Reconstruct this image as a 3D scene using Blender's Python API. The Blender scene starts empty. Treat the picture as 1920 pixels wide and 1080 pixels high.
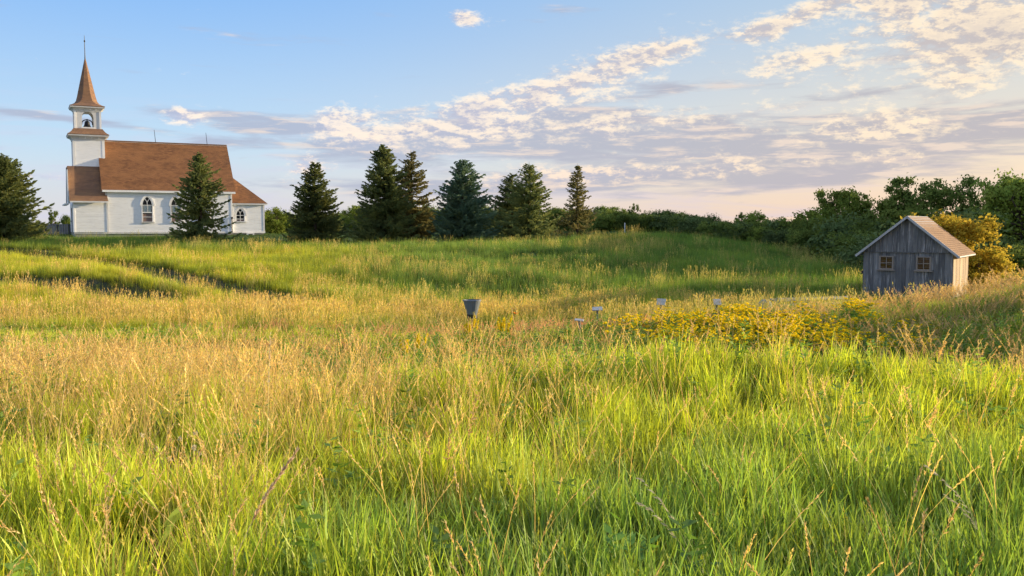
import bpy, math, random
import numpy as np
from mathutils import Vector, Matrix

SC = bpy.context.scene
COL = SC.collection
R = math.radians
RNG = np.random.default_rng(7)
random.seed(7)

# ------------------------------------------------------------------ camera, light, exposure
EYE = 1.65
cam_d = bpy.data.cameras.new("camera")
cam = bpy.data.objects.new("camera", cam_d)
COL.objects.link(cam)
cam.location = (0, 0, EYE)
PITCH = math.atan(120 / 1700)
cam.rotation_euler = (math.pi / 2 - PITCH, 0, 0)
cam_d.sensor_width = 36
cam_d.lens = 36 * 1700 / 1920
cam_d.clip_start = 0.05
cam_d.clip_end = 6000
SC.camera = cam
SC.view_settings.view_transform = 'Standard'
SC.view_settings.look = 'None'
SC.view_settings.gamma = 1
SC.view_settings.exposure = 0.8
SC.render.use_motion_blur = False
SC.cycles.use_denoising = True
SC.cycles.max_bounces = 6
SC.cycles.transparent_max_bounces = 8
SC.cycles.use_adaptive_sampling = True
SC.cycles.adaptive_threshold = 0.02

SUN_AZ, SUN_EL = 70.0, 10.7
sun_d = bpy.data.lights.new("sun", 'SUN')
sun_d.energy = 5.0
sun_d.angle = R(0.6)
sun_d.color = (1.0, 0.79, 0.48)
sun = bpy.data.objects.new("sun", sun_d)
COL.objects.link(sun)
sv = Vector((math.sin(R(SUN_AZ)) * math.cos(R(SUN_EL)), math.cos(R(SUN_AZ)) * math.cos(R(SUN_EL)), math.sin(R(SUN_EL))))
sun.rotation_euler = sv.to_track_quat('Z', 'Y').to_euler()


# ------------------------------------------------------------------ node helper
class NG:
    def __init__(s, tree):
        s.t = tree
        s.n = tree.nodes
        s.l = tree.links

    def node(s, typ, ins=None, **kw):
        n = s.n.new(typ)
        for k, v in kw.items():
            setattr(n, k, v)
        for k, v in (ins or {}).items():
            s.put(n.inputs[k], v)
        return n

    def put(s, sock, v):
        if isinstance(v, bpy.types.NodeSocket):
            s.l.new(v, sock)
        elif isinstance(v, bpy.types.Node):
            s.l.new(v.outputs[0], sock)
        else:
            if sock.type == 'RGBA' and len(v) == 3:
                v = (*v, 1)
            sock.default_value = v

    def m(s, op, a, b=None, c=None, clamp=False):
        n = s.n.new('ShaderNodeMath')
        n.operation = op
        n.use_clamp = clamp
        s.put(n.inputs[0], a)
        if b is not None:
            s.put(n.inputs[1], b)
        if c is not None:
            s.put(n.inputs[2], c)
        return n.outputs[0]

    def mix(s, f, a, b, mode='MIX'):
        n = s.n.new('ShaderNodeMix')
        n.data_type = 'RGBA'
        n.blend_type = mode
        s.put(n.inputs[0], f)
        s.put(n.inputs[6], a)
        s.put(n.inputs[7], b)
        return n.outputs[2]

    def ss(s, x, lo, hi, a=0.0, b=1.0):
        n = s.n.new('ShaderNodeMapRange')
        n.interpolation_type = 'SMOOTHSTEP'
        s.put(n.inputs[0], x)
        for i, v in enumerate((lo, hi, a, b)):
            s.put(n.inputs[i + 1], v)
        return n.outputs[0]

    def noise(s, vec, scale, detail=4, rough=0.5, dist=0.0, out=0):
        n = s.node('ShaderNodeTexNoise', {'Vector': vec, 'Scale': scale, 'Detail': detail, 'Roughness': rough, 'Distortion': dist})
        return n.outputs[out]

    def mapping(s, vec, scale=(1, 1, 1), loc=(0, 0, 0), rot=(0, 0, 0)):
        return s.node('ShaderNodeMapping', {'Vector': vec, 'Scale': scale, 'Location': loc, 'Rotation': rot}).outputs[0]


# ------------------------------------------------------------------ world sky with clouds by direction
world = bpy.data.worlds.new("World")
SC.world = world
world.use_nodes = True
world.node_tree.nodes.clear()
g = NG(world.node_tree)
tc = g.node('ShaderNodeTexCoord')
vec = tc.outputs['Generated']
sp = g.node('ShaderNodeSeparateXYZ', {0: vec})
X, Y, Z = sp.outputs
az = g.m('MULTIPLY', g.m('ARCTAN2', X, Y), 57.2958)
el = g.m('MULTIPLY', g.m('ARCSINE', Z), 57.2958)
sky = g.node('ShaderNodeTexSky')
sky.sky_type = 'NISHITA'
sky.sun_disc = False
sky.sun_elevation = R(SUN_EL)
sky.sun_rotation = R(SUN_AZ)
sky.altitude = 300
sky.air_density = 1.0
sky.dust_density = 1.0
sky.ozone_density = 1.5
base = g.mix(1.0, sky.outputs[0], (0.115, 0.115, 0.115), 'MULTIPLY')
# clean air colours the picture shows: deep blue overhead and away from the sun, cream towards the sun, pink-white at the horizon
warm = g.ss(az, -24.0, 34.0)
warm_back = g.ss(az, 110.0, 180.0, 1.0, 0.0)
warm = g.m('MULTIPLY', warm, warm_back)
up = g.ss(el, 1.0, 17.0)
hor = g.mix(warm, (0.53, 0.70, 0.84), (0.80, 0.66, 0.50))
top = g.mix(warm, (0.20, 0.44, 0.86), (0.41, 0.55, 0.68))
clear = g.mix(up, hor, top)
zen = g.ss(el, 15.0, 70.0)
clear = g.mix(zen, clear, (0.34, 0.50, 0.84))
pink = g.m('MULTIPLY', g.ss(el, 0.0, 5.5, 1.0, 0.0), 0.8)
clear = g.mix(pink, clear, g.mix(warm, (0.68, 0.63, 0.66), (0.86, 0.58, 0.42)))
base = g.mix(0.85, base, clear)


def blob_sum(items):
    tot = None
    for (px, py, rx, ry, rot, w) in items:
        a0 = math.degrees(math.atan((px - 960) / 1700))
        ca = math.cos(R(a0))
        e0 = (420 - py) / 1700 * 57.2958 * ca
        k = 57.2958 / 1700
        ax, ey = rx * k * ca * ca, ry * k * ca
        dx = g.m('SUBTRACT', az, a0)
        dy = g.m('SUBTRACT', el, e0)
        c, s_ = math.cos(R(rot)), math.sin(R(rot))
        xr = g.m('ADD', g.m('MULTIPLY', dx, c / ax), g.m('MULTIPLY', dy, s_ / ax))
        yr = g.m('SUBTRACT', g.m('MULTIPLY', dy, c / ey), g.m('MULTIPLY', dx, s_ / ey))
        d2 = g.m('ADD', g.m('MULTIPLY', xr, xr), g.m('MULTIPLY', yr, yr))
        e = g.m('MULTIPLY', g.m('EXPONENT', g.m('MULTIPLY', d2, -1.0)), w)
        tot = e if tot is None else g.m('ADD', tot, e)
    return tot


cum_mask = blob_sum([
    (350, 222, 50, 20, 0, 0.85), (645, 222, 85, 30, 8, 0.72), (870, 47, 36, 16, -5, 0.80), (575, 315, 60, 24, 0, 0.70),
    (860, 210, 150, 34, 12, 0.50), (1110, 150, 200, 46, 17, 0.80), (1240, 105, 90, 22, 10, 0.40), (1030, 0, 30, 14, 0, 0.7),
    (1080, 240, 450, 40, 3, 0.55), (1480, 118, 140, 30, 12, 0.66), (1420, 75, 50, 22, 10, 0.66), (1500, 40, 70, 22, 20, 0.55),
    (1790, 110, 240, 60, 8, 0.80), (1660, 10, 200, 45, 0, 0.72), (1860, 30, 180, 50, 5, 0.65),
    (1680, 240, 280, 30, 3, 0.52), (1300, 320, 330, 26, 3, 0.50), (80, 332, 70, 9, -4, 0.6), (1700, 300, 260, 20, 0, 0.35),
    (1000, 330, 260, 24, 0, 0.40)])
str_mask = blob_sum([
    (960, 258, 400, 42, 2, 0.85), (1500, 278, 520, 46, 1, 0.85), (760, 262, 210, 34, 4, 0.45), (1830, 235, 230, 34, 6, 0.60),
    (1350, 340, 460, 26, 2, 0.60), (120, 224, 230, 9, -6, 0.85), (350, 212, 150, 12, -3, 0.45), (900, 345, 330, 18, 2, 0.45),
    (260, 143, 50, 8, -5, 0.40), (1180, 195, 230, 40, 14, 0.35), (470, 240, 140, 24, 0, 0.50), (650, 350, 330, 24, 0, 0.40), (1800, 130, 260, 70, 8, .3)])
unseen_clouds = g.m('MULTIPLY', g.m('MAXIMUM', g.ss(el, 15.0, 22.0), g.ss(g.m('ABSOLUTE', az), 31.0, 45.0)), 0.44)  # unseen clouds beyond the view, thickened to brighten the church wall


def cloud_noise(v, seed):
    vv = g.mapping(v, (1, 1, 2.4), (seed, 0, 0))
    n1 = g.noise(vv, 12, 7, 0.62, 0.3)
    n2 = g.noise(vv, 60, 6, 0.68, 0.2)
    n = g.m('ADD', g.m('MULTIPLY', n1, 0.58), g.m('MULTIPLY', n2, 0.46))
    return g.m('MULTIPLY', g.m('SUBTRACT', n, 0.52), 2.6)


shift = g.node('ShaderNodeVectorMath', {0: vec, 1: (0.006, 0.0, 0.0065)}, operation='ADD').outputs[0]
nA = cloud_noise(vec, 0.0)
nB = cloud_noise(shift, 0.0)
cov = g.m('ADD', cum_mask, unseen_clouds)
dA = g.m('ADD', g.m('SUBTRACT', cov, 0.33), nA)
dB = g.m('ADD', g.m('SUBTRACT', cov, 0.33), nB)
alpha = g.ss(dA, -0.04, 0.58)
lit = g.ss(g.m('SUBTRACT', dA, dB), -0.17, 0.17)
thick = g.ss(dA, 0.2, 1.0)
lit = g.m('MULTIPLY', lit, g.m('SUBTRACT', 1.0, g.m('MULTIPLY', thick, 0.60)))
low = g.ss(el, 0.5, 7.0)
lit_col = g.mix(low, (0.98, 0.74, 0.58), (1.0, 0.86, 0.70))
lit_col = g.mix(g.m('MULTIPLY', warm, 0.6), lit_col, (1.0, 0.78, 0.48))
shd_col = g.mix(warm, (0.42, 0.45, 0.60), (0.50, 0.45, 0.44))
cum_col = g.mix(lit, shd_col, lit_col)
# flat layer clouds: softer, stretched
vs = g.mapping(vec, (1, 1, 7.5), (3.1, 0, 0))
ns = g.m('MULTIPLY', g.m('SUBTRACT', g.noise(vs, 9, 6, 0.58, 0.4), 0.5), 2.2)
ds = g.m('ADD', g.m('SUBTRACT', g.m('ADD', str_mask, g.m('MULTIPLY', unseen_clouds, 0.7)), 0.30), ns)
a_s = g.m('MULTIPLY', g.ss(ds, -0.10, 0.50), 0.82)
str_col = g.mix(warm, (0.37, 0.41, 0.53), (0.41, 0.39, 0.43))
ns2 = g.noise(g.mapping(vec, (1, 1, 9), (8, 0, 0)), 14, 5, 0.6, 0.3)
str_col = g.mix(g.m('MULTIPLY', g.ss(ns2, 0.5, 0.66), 0.7), str_col, (0.86, 0.68, 0.54))
# thin veil streaks near the horizon
vv2 = g.noise(g.mapping(vec, (1, 1, 11), (5, 2, 0)), 7, 5, 0.55, 0.5)
veil = g.m('MULTIPLY', g.ss(vv2, 0.46, 0.68), g.m('MULTIPLY', g.ss(el, 0.0, 9.5, 1.0, 0.0), 0.6))
out = g.mix(veil, base, g.mix(warm, (0.56, 0.56, 0.70), (0.66, 0.54, 0.56)))
out = g.mix(a_s, out, str_col)
out = g.mix(g.m('MULTIPLY', alpha, 0.94), out, cum_col)
below = g.ss(el, -2.0, 0.0)
out = g.mix(below, (0.10, 0.11, 0.06), out)
bg = g.node('ShaderNodeBackground', {'Color': out, 'Strength': 1.2 * 2 ** -SC.view_settings.exposure})
g.l.new(bg.outputs[0], g.node('ShaderNodeOutputWorld').inputs[0])
world.cycles.sampling_method = 'MANUAL'
world.cycles.sample_map_resolution = 512


# ------------------------------------------------------------------ numpy noise and terrain
def vnoise(x, y, seed=0):
    x = np.asarray(x, float)
    y = np.asarray(y, float)
    xi = np.floor(x).astype(np.int64)
    yi = np.floor(y).astype(np.int64)
    fx = x - xi
    fy = y - yi
    fx = fx * fx * (3 - 2 * fx)
    fy = fy * fy * (3 - 2 * fy)

    def h(a, b):
        n = (a * 374761393 + b * 668265263 + seed * 1442695041) & 0xffffffff
        n = ((n ^ (n >> 13)) * 1274126177) & 0xffffffff
        return ((n ^ (n >> 16)) & 0xffff) / 65535.0
    return (h(xi, yi) * (1 - fx) + h(xi + 1, yi) * fx) * (1 - fy) + (h(xi, yi + 1) * (1 - fx) + h(xi + 1, yi + 1) * fx) * fy


def fbm(x, y, seed=0, o=4):
    t = 0
    a = 0.5
    for i in range(o):
        t = t + a * vnoise(x * 2 ** i, y * 2 ** i, seed + i * 17)
        a *= 0.5
    return t / (1 - 0.5 ** o)


def gau(x, y, cx, cy, sx, sy, rot=0.0):
    c, s_ = math.cos(rot), math.sin(rot)
    dx, dy = x - cx, y - cy
    a = (dx * c + dy * s_) / sx
    b = (-dx * s_ + dy * c) / sy
    return np.exp(-0.5 * (a * a + b * b))


GY = [-60, 0, 5, 9, 13, 18, 24, 30, 36, 45, 60, 80, 95, 130, 200, 5000]
GZ = [1.0, 0, -.17, -.45, -.95, -1.32, -1.62, -2.05, -2.15, -1.85, -.85, .02, .5, .8, .8, .8]


def seg_dist(x, y, pts):
    d = np.full(np.shape(x), 1e9)
    for (x0, y0), (x1, y1) in zip(pts[:-1], pts[1:]):
        vx, vy = x1 - x0, y1 - y0
        t = np.clip(((x - x0) * vx + (y - y0) * vy) / (vx * vx + vy * vy), 0, 1)
        d = np.minimum(d, np.hypot(x - x0 - t * vx, y - y0 - t * vy))
    return d


def sm(a, b, t):
    t = np.clip((t - a) / (b - a), 0, 1)
    return t * t * (3 - 2 * t)


TRACKS = []


def terrain0(x, y):
    x = np.asarray(x, float)
    y = np.asarray(y, float)
    ys = y + 1.2 * (fbm(x * .11 + 9, y * .11, 3) - .5)
    z = 0
    for k, w in ((-2, .2), (0, .6), (2, .2)):
        z = z + w * np.interp(ys + k, GY, GZ)
    z = z + 2.15 * gau(x, y, 16.2, 19.5, 3.9, 5.4) + .3 * gau(x, y, 24, 18, 5, 8)
    z = z + 0.36 * gau(x, y, 4.5, 24.5, 5.0, 2.6)
    z = z + 0.55 * gau(x, y, 2.2, 10.2, 2.8, 1.1)
    for (cx_, cy_, a_, b_, h_) in ((-10.5, 31, 2.6, 1.0, -.35), (-7.2, 22, 1.6, .9, -.35), (1.6, 31.5, 3.6, 1.2, -.45), (-20, 33, 3, 1.1, -.35)):
        z = z + h_ * gau(x, y, cx_, cy_, a_, b_)
    z = z - 1.15 * gau(x, y, 2.0, 14.4, 3.0, 1.7)
    z = z + 0.22 * gau(x, y, -6, 8.5, 3.5, 1.6)
    # the hill slopes down to the right far off, towards the trees behind the shed
    z = z - 2.3 * sm(10, 38, x) * sm(45, 66, y) * (1 - sm(85, 120, y))
    z = z + 1.0 * sm(28, 60, x) * sm(15, 40, y)
    z = z + 0.5 * sm(0, 14, x) * sm(66, 84, y) * (1 - sm(100, 120, y)) - 0.35 * gau(x, y, -8, 86, 12, 8)
    z = z + 0.16 * (fbm(x * .35, y * .35, 5) - .5) * sm(2, 8, y) * (1 - sm(70, 90, y))
    z = z + 0.9 * (fbm(x * .10, y * .16, 8) - .5) * sm(17, 30, y) * (1 - sm(66, 80, y))
    return z


def cam_ray(px, py):
    c, s_ = math.cos(PITCH), math.sin(PITCH)
    a, b = (px - 960) / 1700, (540 - py) / 1700
    return np.array([a, c + b * s_, -s_ + b * c])


def hit(px, py, h=0.0):
    """first point of the ground seen at a place of the photograph, used when laying out the meadow"""
    r = cam_ray(px, py)
    t = np.arange(2.5, 160, 0.05)
    p = r[None, :] * t[:, None] + np.array([0, 0, EYE])
    zz = terrain0(p[:, 0], p[:, 1]) + h
    k = np.argmax(p[:, 2] < zz)
    if not (p[:, 2] < zz).any():
        k = len(t) - 1
    return float(p[k, 0]), float(p[k, 1])


TRACKS = [
    [hit(*q, .45) for q in ((-120, 500), (0, 510), (120, 520), (200, 531), (290, 548))],
    [hit(*q, .45) for q in ((-150, 462), (60, 466), (190, 480), (300, 497), (400, 522), (470, 536), (545, 548))],
    [hit(*q, .45) for q in ((-60, 580), (60, 584), (150, 592), (215, 594))],
    [hit(*q, .45) for q in ((345, 588), (430, 586))],
]


def track_mask(x, y):
    m = np.zeros(np.shape(x))
    for k, tr in enumerate(TRACKS):
        w = (2.0, 1.7, 1.2, 1.2)[k]
        m = np.maximum(m, 1 - sm(w * .55, w * 1.1, seg_dist(x, y, tr) + .25 * (fbm(x * .9, y * .9, 31) - .5)))
    return m


def terrain(x, y):
    return terrain0(x, y) - 0.5 * track_mask(np.asarray(x, float), np.asarray(y, float))


def tz(x, y):
    return float(terrain(np.array([x]), np.array([y]))[0])


# ------------------------------------------------------------------ mesh helpers
def link_obj(name, me, parent=None, loc=None, rot=None):
    o = bpy.data.objects.new(name, me)
    COL.objects.link(o)
    if parent is not None:
        o.parent = parent
    if loc is not None:
        o.location = loc
    if rot is not None:
        o.rotation_euler = rot
    return o


def np_mesh(name, V, faces, mats, midx=None, smooth=False, col=None):
    """faces: list of int arrays, each (n,3) or (n,4)"""
    me = bpy.data.meshes.new(name)
    V = np.ascontiguousarray(V, dtype=np.float32)
    faces = [np.asarray(f, dtype=np.int32) for f in faces if len(f)]
    loops = np.concatenate([f.ravel() for f in faces])
    tot = np.concatenate([np.full(len(f), f.shape[1], np.int32) for f in faces])
    start = np.concatenate([[0], np.cumsum(tot)[:-1]]).astype(np.int32)
    me.vertices.add(len(V))
    me.vertices.foreach_set('co', V.ravel())
    me.loops.add(len(loops))
    me.loops.foreach_set('vertex_index', loops)
    me.polygons.add(len(tot))
    me.polygons.foreach_set('loop_start', start)
    me.polygons.foreach_set('loop_total', tot)
    for m in (mats if isinstance(mats, (list, tuple)) else [mats]):
        me.materials.append(m)
    if midx is not None:
        me.polygons.foreach_set('material_index', np.asarray(midx, np.int32))
    if smooth:
        me.polygons.foreach_set('use_smooth', np.ones(len(tot), bool))
    if col is not None:
        at = me.attributes.new('vcol', 'FLOAT_COLOR', 'POINT')
        at.data.foreach_set('color', np.ascontiguousarray(col, dtype=np.float32).ravel())
    me.update(calc_edges=True)
    return me


class MB:
    """collects simple solids, then links them as one mesh"""

    def __init__(s):
        s.v = []
        s.f = []

    def add(s, V, F):
        k = len(s.v)
        s.v += [tuple(p) for p in V]
        s.f += [tuple(i + k for i in f) for f in F]

    def box(s, x0, x1, y0, y1, z0, z1):
        s.add([(x0, y0, z0), (x1, y0, z0), (x1, y1, z0), (x0, y1, z0), (x0, y0, z1), (x1, y0, z1), (x1, y1, z1), (x0, y1, z1)],
              [(0, 3, 2, 1), (4, 5, 6, 7), (0, 1, 5, 4), (1, 2, 6, 5), (2, 3, 7, 6), (3, 0, 4, 7)])

    def bar(s, a, b, w, h, up=(0, 0, 1)):
        a, b = Vector(a), Vector(b)
        d = (b - a).normalized()
        upv = Vector(up)
        sd = d.cross(upv)
        if sd.length < 1e-4:
            sd = d.cross(Vector((1, 0, 0)))
        sd.normalize()
        u2 = sd.cross(d).normalized()
        P = []
        for q in (a, b):
            for i, j in ((-1, -1), (1, -1), (1, 1), (-1, 1)):
                P.append(q + sd * (i * w / 2) + u2 * (j * h / 2))
        s.add(P, [(0, 3, 2, 1), (4, 5, 6, 7), (0, 1, 5, 4), (1, 2, 6, 5), (2, 3, 7, 6), (3, 0, 4, 7)])

    def tube(s, pts, rad, n=8, cap=True):
        pts = [Vector(p) for p in pts]
        k0 = len(s.v)
        V = []
        for i, p in enumerate(pts):
            d = (pts[min(i + 1, len(pts) - 1)] - pts[max(i - 1, 0)]).normalized()
            a = d.cross(Vector((0.01, 0.03, 1)) if abs(d.z) < .95 else Vector((1, 0, 0))).normalized()
            b = d.cross(a)
            r = rad[i] if isinstance(rad, (list, tuple)) else rad
            for j in range(n):
                t = 2 * math.pi * j / n
                V.append(p + a * (r * math.cos(t)) + b * (r * math.sin(t)))
        F = []
        for i in range(len(pts) - 1):
            for j in range(n):
                F.append((i * n + j, i * n + (j + 1) % n, (i + 1) * n + (j + 1) % n, (i + 1) * n + j))
        if cap:
            F.append(tuple(range(n))[::-1])
            F.append(tuple((len(pts) - 1) * n + j for j in range(n)))
        s.add(V, F)

    def rings(s, rings, close_top=True, close_bot=True):
        n = len(rings[0])
        V = [p for r in rings for p in r]
        F = []
        for i in range(len(rings) - 1):
            for j in range(n):
                F.append((i * n + j, i * n + (j + 1) % n, (i + 1) * n + (j + 1) % n, (i + 1) * n + j))
        if close_bot:
            F.append(tuple(range(n))[::-1])
        if close_top:
            F.append(tuple((len(rings) - 1) * n + j for j in range(n)))
        s.add(V, F)

    def prism(s, poly, fn0, fn1):
        """poly of (a,b); fn0/fn1 map it to the two end faces"""
        n = len(poly)
        V = [fn0(*p) for p in poly] + [fn1(*p) for p in poly]
        F = [tuple(range(n))[::-1], tuple(range(n, 2 * n))] + [(i, (i + 1) % n, n + (i + 1) % n, n + i) for i in range(n)]
        s.add(V, F)

    def build(s, name, mat, parent=None, loc=None, rot=None, smooth=False):
        me = bpy.data.meshes.new(name)
        me.from_pydata([tuple(v) for v in s.v], [], s.f)
        me.materials.append(mat)
        if smooth:
            for p in me.polygons:
                p.use_smooth = True
        me.update()
        return link_obj(name, me, parent, loc, rot)


def thing(name, label, cat, loc=(0, 0, 0), rz=0.0, group=None, rot=None):
    o = bpy.data.objects.new(name, None)
    COL.objects.link(o)
    o.location = loc
    o.rotation_euler = rot if rot else (0, 0, rz)
    o['label'] = label
    o['category'] = cat
    if group:
        o['group'] = group
    return o


# ------------------------------------------------------------------ materials
def mat(name):
    m = bpy.data.materials.new(name)
    m.use_nodes = True
    m.node_tree.nodes.clear()
    return m, NG(m.node_tree)


def finish(n, shader):
    n.l.new(shader if isinstance(shader, bpy.types.NodeSocket) else shader.outputs[0], n.node('ShaderNodeOutputMaterial').inputs[0])


def bump(n, h, dist, strength=1.0):
    return n.node('ShaderNodeBump', {'Height': h, 'Distance': dist, 'Strength': strength}).outputs[0]


def mat_paint(name, c1, c2, wear, stain=(1, 1, 1), amount=0.35, vertical=False, rough=0.6):
    """weathered paint or wood: broad tone, thin streaks along the boards and worn patches"""
    m, n = mat(name)
    co = n.node('ShaderNodeTexCoord').outputs['Object']
    rnd = n.node('ShaderNodeObjectInfo').outputs['Random']
    sc = (9, 9, .55) if vertical else (.5, .5, 11)
    off = n.node('ShaderNodeCombineXYZ', {0: n.m('MULTIPLY', rnd, 13.0), 1: n.m('MULTIPLY', rnd, 7.0), 2: n.m('MULTIPLY', rnd, 3.0)})
    co2 = n.node('ShaderNodeVectorMath', {0: co, 1: off.outputs[0]}, operation='ADD').outputs[0]
    st = n.noise(n.mapping(co2, sc), 2.2, 6, .65)
    big = n.noise(co2, .55, 4, .6)
    c = n.mix(n.ss(big, .3, .7), c1, c2)
    w = n.m('MULTIPLY', n.ss(st, .50, .72), amount)
    c = n.mix(w, c, wear)
    vr = n.m('ADD', .72, n.m('MULTIPLY', rnd, .5)) if vertical else 1.0
    if vertical:
        c = n.mix(1.0, c, n.node('ShaderNodeCombineColor', {0: vr, 1: vr, 2: vr}).outputs[0], 'MULTIPLY')
    fine = n.noise(n.mapping(co2, tuple(4 * s for s in sc)), 3, 3, .6)
    c = n.mix(n.m('MULTIPLY', n.ss(fine, .42, .8), .3), c, stain, 'MULTIPLY')
    b = n.node('ShaderNodeBsdfPrincipled', {'Base Color': c, 'Roughness': rough, 'Normal': bump(n, st, .01, .5)})
    finish(n, b)
    return m


def mat_roof(name, c1, c2, c3, course=.15, tab=.3):
    m, n = mat(name)
    co = n.node('ShaderNodeTexCoord').outputs['UV']
    br = n.node('ShaderNodeTexBrick', {'Vector': n.mapping(co, (1, 1, 1)), 'Color1': (0, 0, 0, 1), 'Color2': (1, 1, 1, 1), 'Mortar': (.5, .5, .5, 1),
                                       'Scale': 1.0, 'Mortar Size': .006, 'Brick Width': tab, 'Row Height': course, 'Bias': 0.0})
    geo = n.node('ShaderNodeTexCoord').outputs['Object']
    big = n.noise(n.mapping(geo, (.6, .6, 2.0)), .9, 5, .65)
    fine = n.noise(geo, 16, 3, .6)
    c = n.mix(br.outputs[0], c1, c2)
    c = n.mix(n.m('MULTIPLY', n.ss(big, .38, .68), .75), c, c3)
    c = n.mix(n.m('MULTIPLY', n.ss(fine, .35, .75), .45), c, (.55, .5, .45), 'MULTIPLY')
    c = n.mix(n.m('MULTIPLY', br.outputs[1], .6), c, (.03, .02, .015))
    h = n.m('SUBTRACT', n.m('MULTIPLY', fine, .4), br.outputs[1])
    b = n.node('ShaderNodeBsdfPrincipled', {'Base Color': c, 'Roughness': .9, 'Normal': bump(n, h, .02, .8)})
    finish(n, b)
    return m


def mat_simple(name, c, rough=.7, metal=0.0, var=.25, scale=6.0):
    m, n = mat(name)
    co = n.node('ShaderNodeTexCoord').outputs['Object']
    t = n.noise(co, scale, 5, .6)
    cc = n.mix(n.m('MULTIPLY', n.ss(t, .35, .7), var), c, tuple(q * .45 for q in c))
    b = n.node('ShaderNodeBsdfPrincipled', {'Base Color': cc, 'Roughness': rough, 'Metallic': metal, 'Normal': bump(n, t, .01, .4)})
    finish(n, b)
    return m


def mat_glass(name, c=(.02, .022, .025)):
    m, n = mat(name)
    co = n.node('ShaderNodeTexCoord').outputs['Object']
    t = n.noise(n.mapping(co, (1.2, 1.2, 5)), 2.0, 2, .5)
    b = n.node('ShaderNodeBsdfPrincipled', {'Base Color': c, 'Roughness': .06, 'IOR': 1.5, 'Normal': bump(n, t, .03, .35)})
    finish(n, b)
    return m


def mat_leaf(name, c1, c2, trans=.35, dry=None, scale=.8):
    """leaf or needle: colour varies by clump, by tree; light passes through"""
    m, n = mat(name)
    co = n.node('ShaderNodeTexCoord').outputs['Object']
    oi = n.node('ShaderNodeObjectInfo')
    t = n.noise(co, scale, 3, .6)
    f = n.noise(co, scale * 9, 2, .6)
    k = n.m('ADD', n.m('MULTIPLY', n.ss(t, .3, .7), .6), n.m('MULTIPLY', n.ss(f, .3, .7), .4))
    c = n.mix(k, c1, c2)
    if dry:
        c = n.mix(n.m('MULTIPLY', n.ss(f, .55, .75), .5), c, dry)
    v = n.m('ADD', .8, n.m('MULTIPLY', oi.outputs['Random'], .4))
    c = n.mix(1.0, c, n.node('ShaderNodeCombineColor', {0: v, 1: v, 2: v}).outputs[0], 'MULTIPLY')
    d = n.node('ShaderNodeBsdfDiffuse', {'Color': c})
    tr = n.node('ShaderNodeBsdfTranslucent', {'Color': c})
    mx = n.node('ShaderNodeMixShader', {0: trans, 1: d, 2: tr})
    finish(n, mx)
    return m


def mat_grass(name, factor=1.0, trans=.45):
    m, n = mat(name)
    a = n.node('ShaderNodeAttribute', attribute_type='INSTANCER', attribute_name='tint')
    v = n.node('ShaderNodeAttribute', attribute_type='GEOMETRY', attribute_name='vcol')
    rnd = n.node('ShaderNodeObjectInfo').outputs['Random']
    hs = n.node('ShaderNodeHueSaturation', {'Hue': n.m('ADD', .488, n.m('MULTIPLY', rnd, .024)), 'Saturation': 1.0,
                                            'Value': n.m('ADD', .8, n.m('MULTIPLY', rnd, .4)), 'Color': a.outputs[0]})
    c = n.mix(1.0, hs.outputs[0], v.outputs[0], 'MULTIPLY')
    d = n.node('ShaderNodeBsdfDiffuse', {'Color': c})
    tr = n.node('ShaderNodeBsdfTranslucent', {'Color': n.mix(1.0, c, (1.15, 1.1, .6), 'MULTIPLY')})
    gl = n.node('ShaderNodeBsdfGlossy', {'Color': (1, 1, 1, 1), 'Roughness': .55})
    mx = n.node('ShaderNodeMixShader', {0: trans, 1: d, 2: tr})
    mx2 = n.node('ShaderNodeMixShader', {0: .028, 1: mx, 2: gl})
    finish(n, mx2)
    return m


def mat_vcol(name, trans=.3):
    m, n = mat(name)
    v = n.node('ShaderNodeAttribute', attribute_type='GEOMETRY', attribute_name='vcol')
    t = n.noise(n.node('ShaderNodeTexCoord').outputs['Object'], 30, 2)
    c = n.mix(n.m('MULTIPLY', n.ss(t, .4, .7), .3), v.outputs[0], (.5, .45, .4), 'MULTIPLY')
    d = n.node('ShaderNodeBsdfDiffuse', {'Color': c})
    tr = n.node('ShaderNodeBsdfTranslucent', {'Color': c})
    finish(n, n.node('ShaderNodeMixShader', {0: trans, 1: d, 2: tr}))
    return m


M_SIDING = mat_paint('white_clapboard', (.93, .93, .94), (.88, .89, .92), (.50, .46, .43), (.92, .92, .94), .5)
M_TRIM = mat_paint('white_trim', (.87, .87, .88), (.76, .75, .75), (.5, .47, .44), (.92, .92, .92), .25, True)
M_ROOF = mat_roof('brown_shingles', (.30, .130, .052), (.17, .075, .033), (.36, .165, .065))
M_ROOF2 = mat_roof('weathered_shingles', (.29, .16, .095), (.22, .125, .08), (.36, .20, .10), .13, .25)
M_SHEDROOF = mat_roof('shed_shingles', (.30, .165, .085), (.24, .13, .07), (.34, .19, .10), .13, .3)
M_CONC = mat_simple('concrete', (.32, .31, .29), .9)
M_IRON = mat_simple('black_iron', (.012, .013, .02), .45, .3)
M_DARK = mat_simple('dark_metal', (.06, .06, .065), .5, .5)
M_GLASS = mat_glass('window_glass')
M_SHEDGLASS = mat_glass('shed_glass', (.045, .020, .009))
M_CURTAIN = mat_simple('pale_curtain', (.42, .47, .46), .9, 0, .3, 3)
M_BLIND = mat_paint('faded_blind', (.17, .11, .095), (.24, .17, .15), (.07, .05, .05), (.8, .8, .8), .8)
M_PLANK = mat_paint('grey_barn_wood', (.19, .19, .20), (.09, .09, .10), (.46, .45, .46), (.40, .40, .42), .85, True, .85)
M_PLANKSUN = mat_paint('sunlit_barn_wood', (.50, .37, .25), (.40, .29, .20), (.16, .14, .13), (.7, .66, .62), .6, True, .85)  # warm brighter copy of the plank wood, painting sun on the right wall
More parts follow.
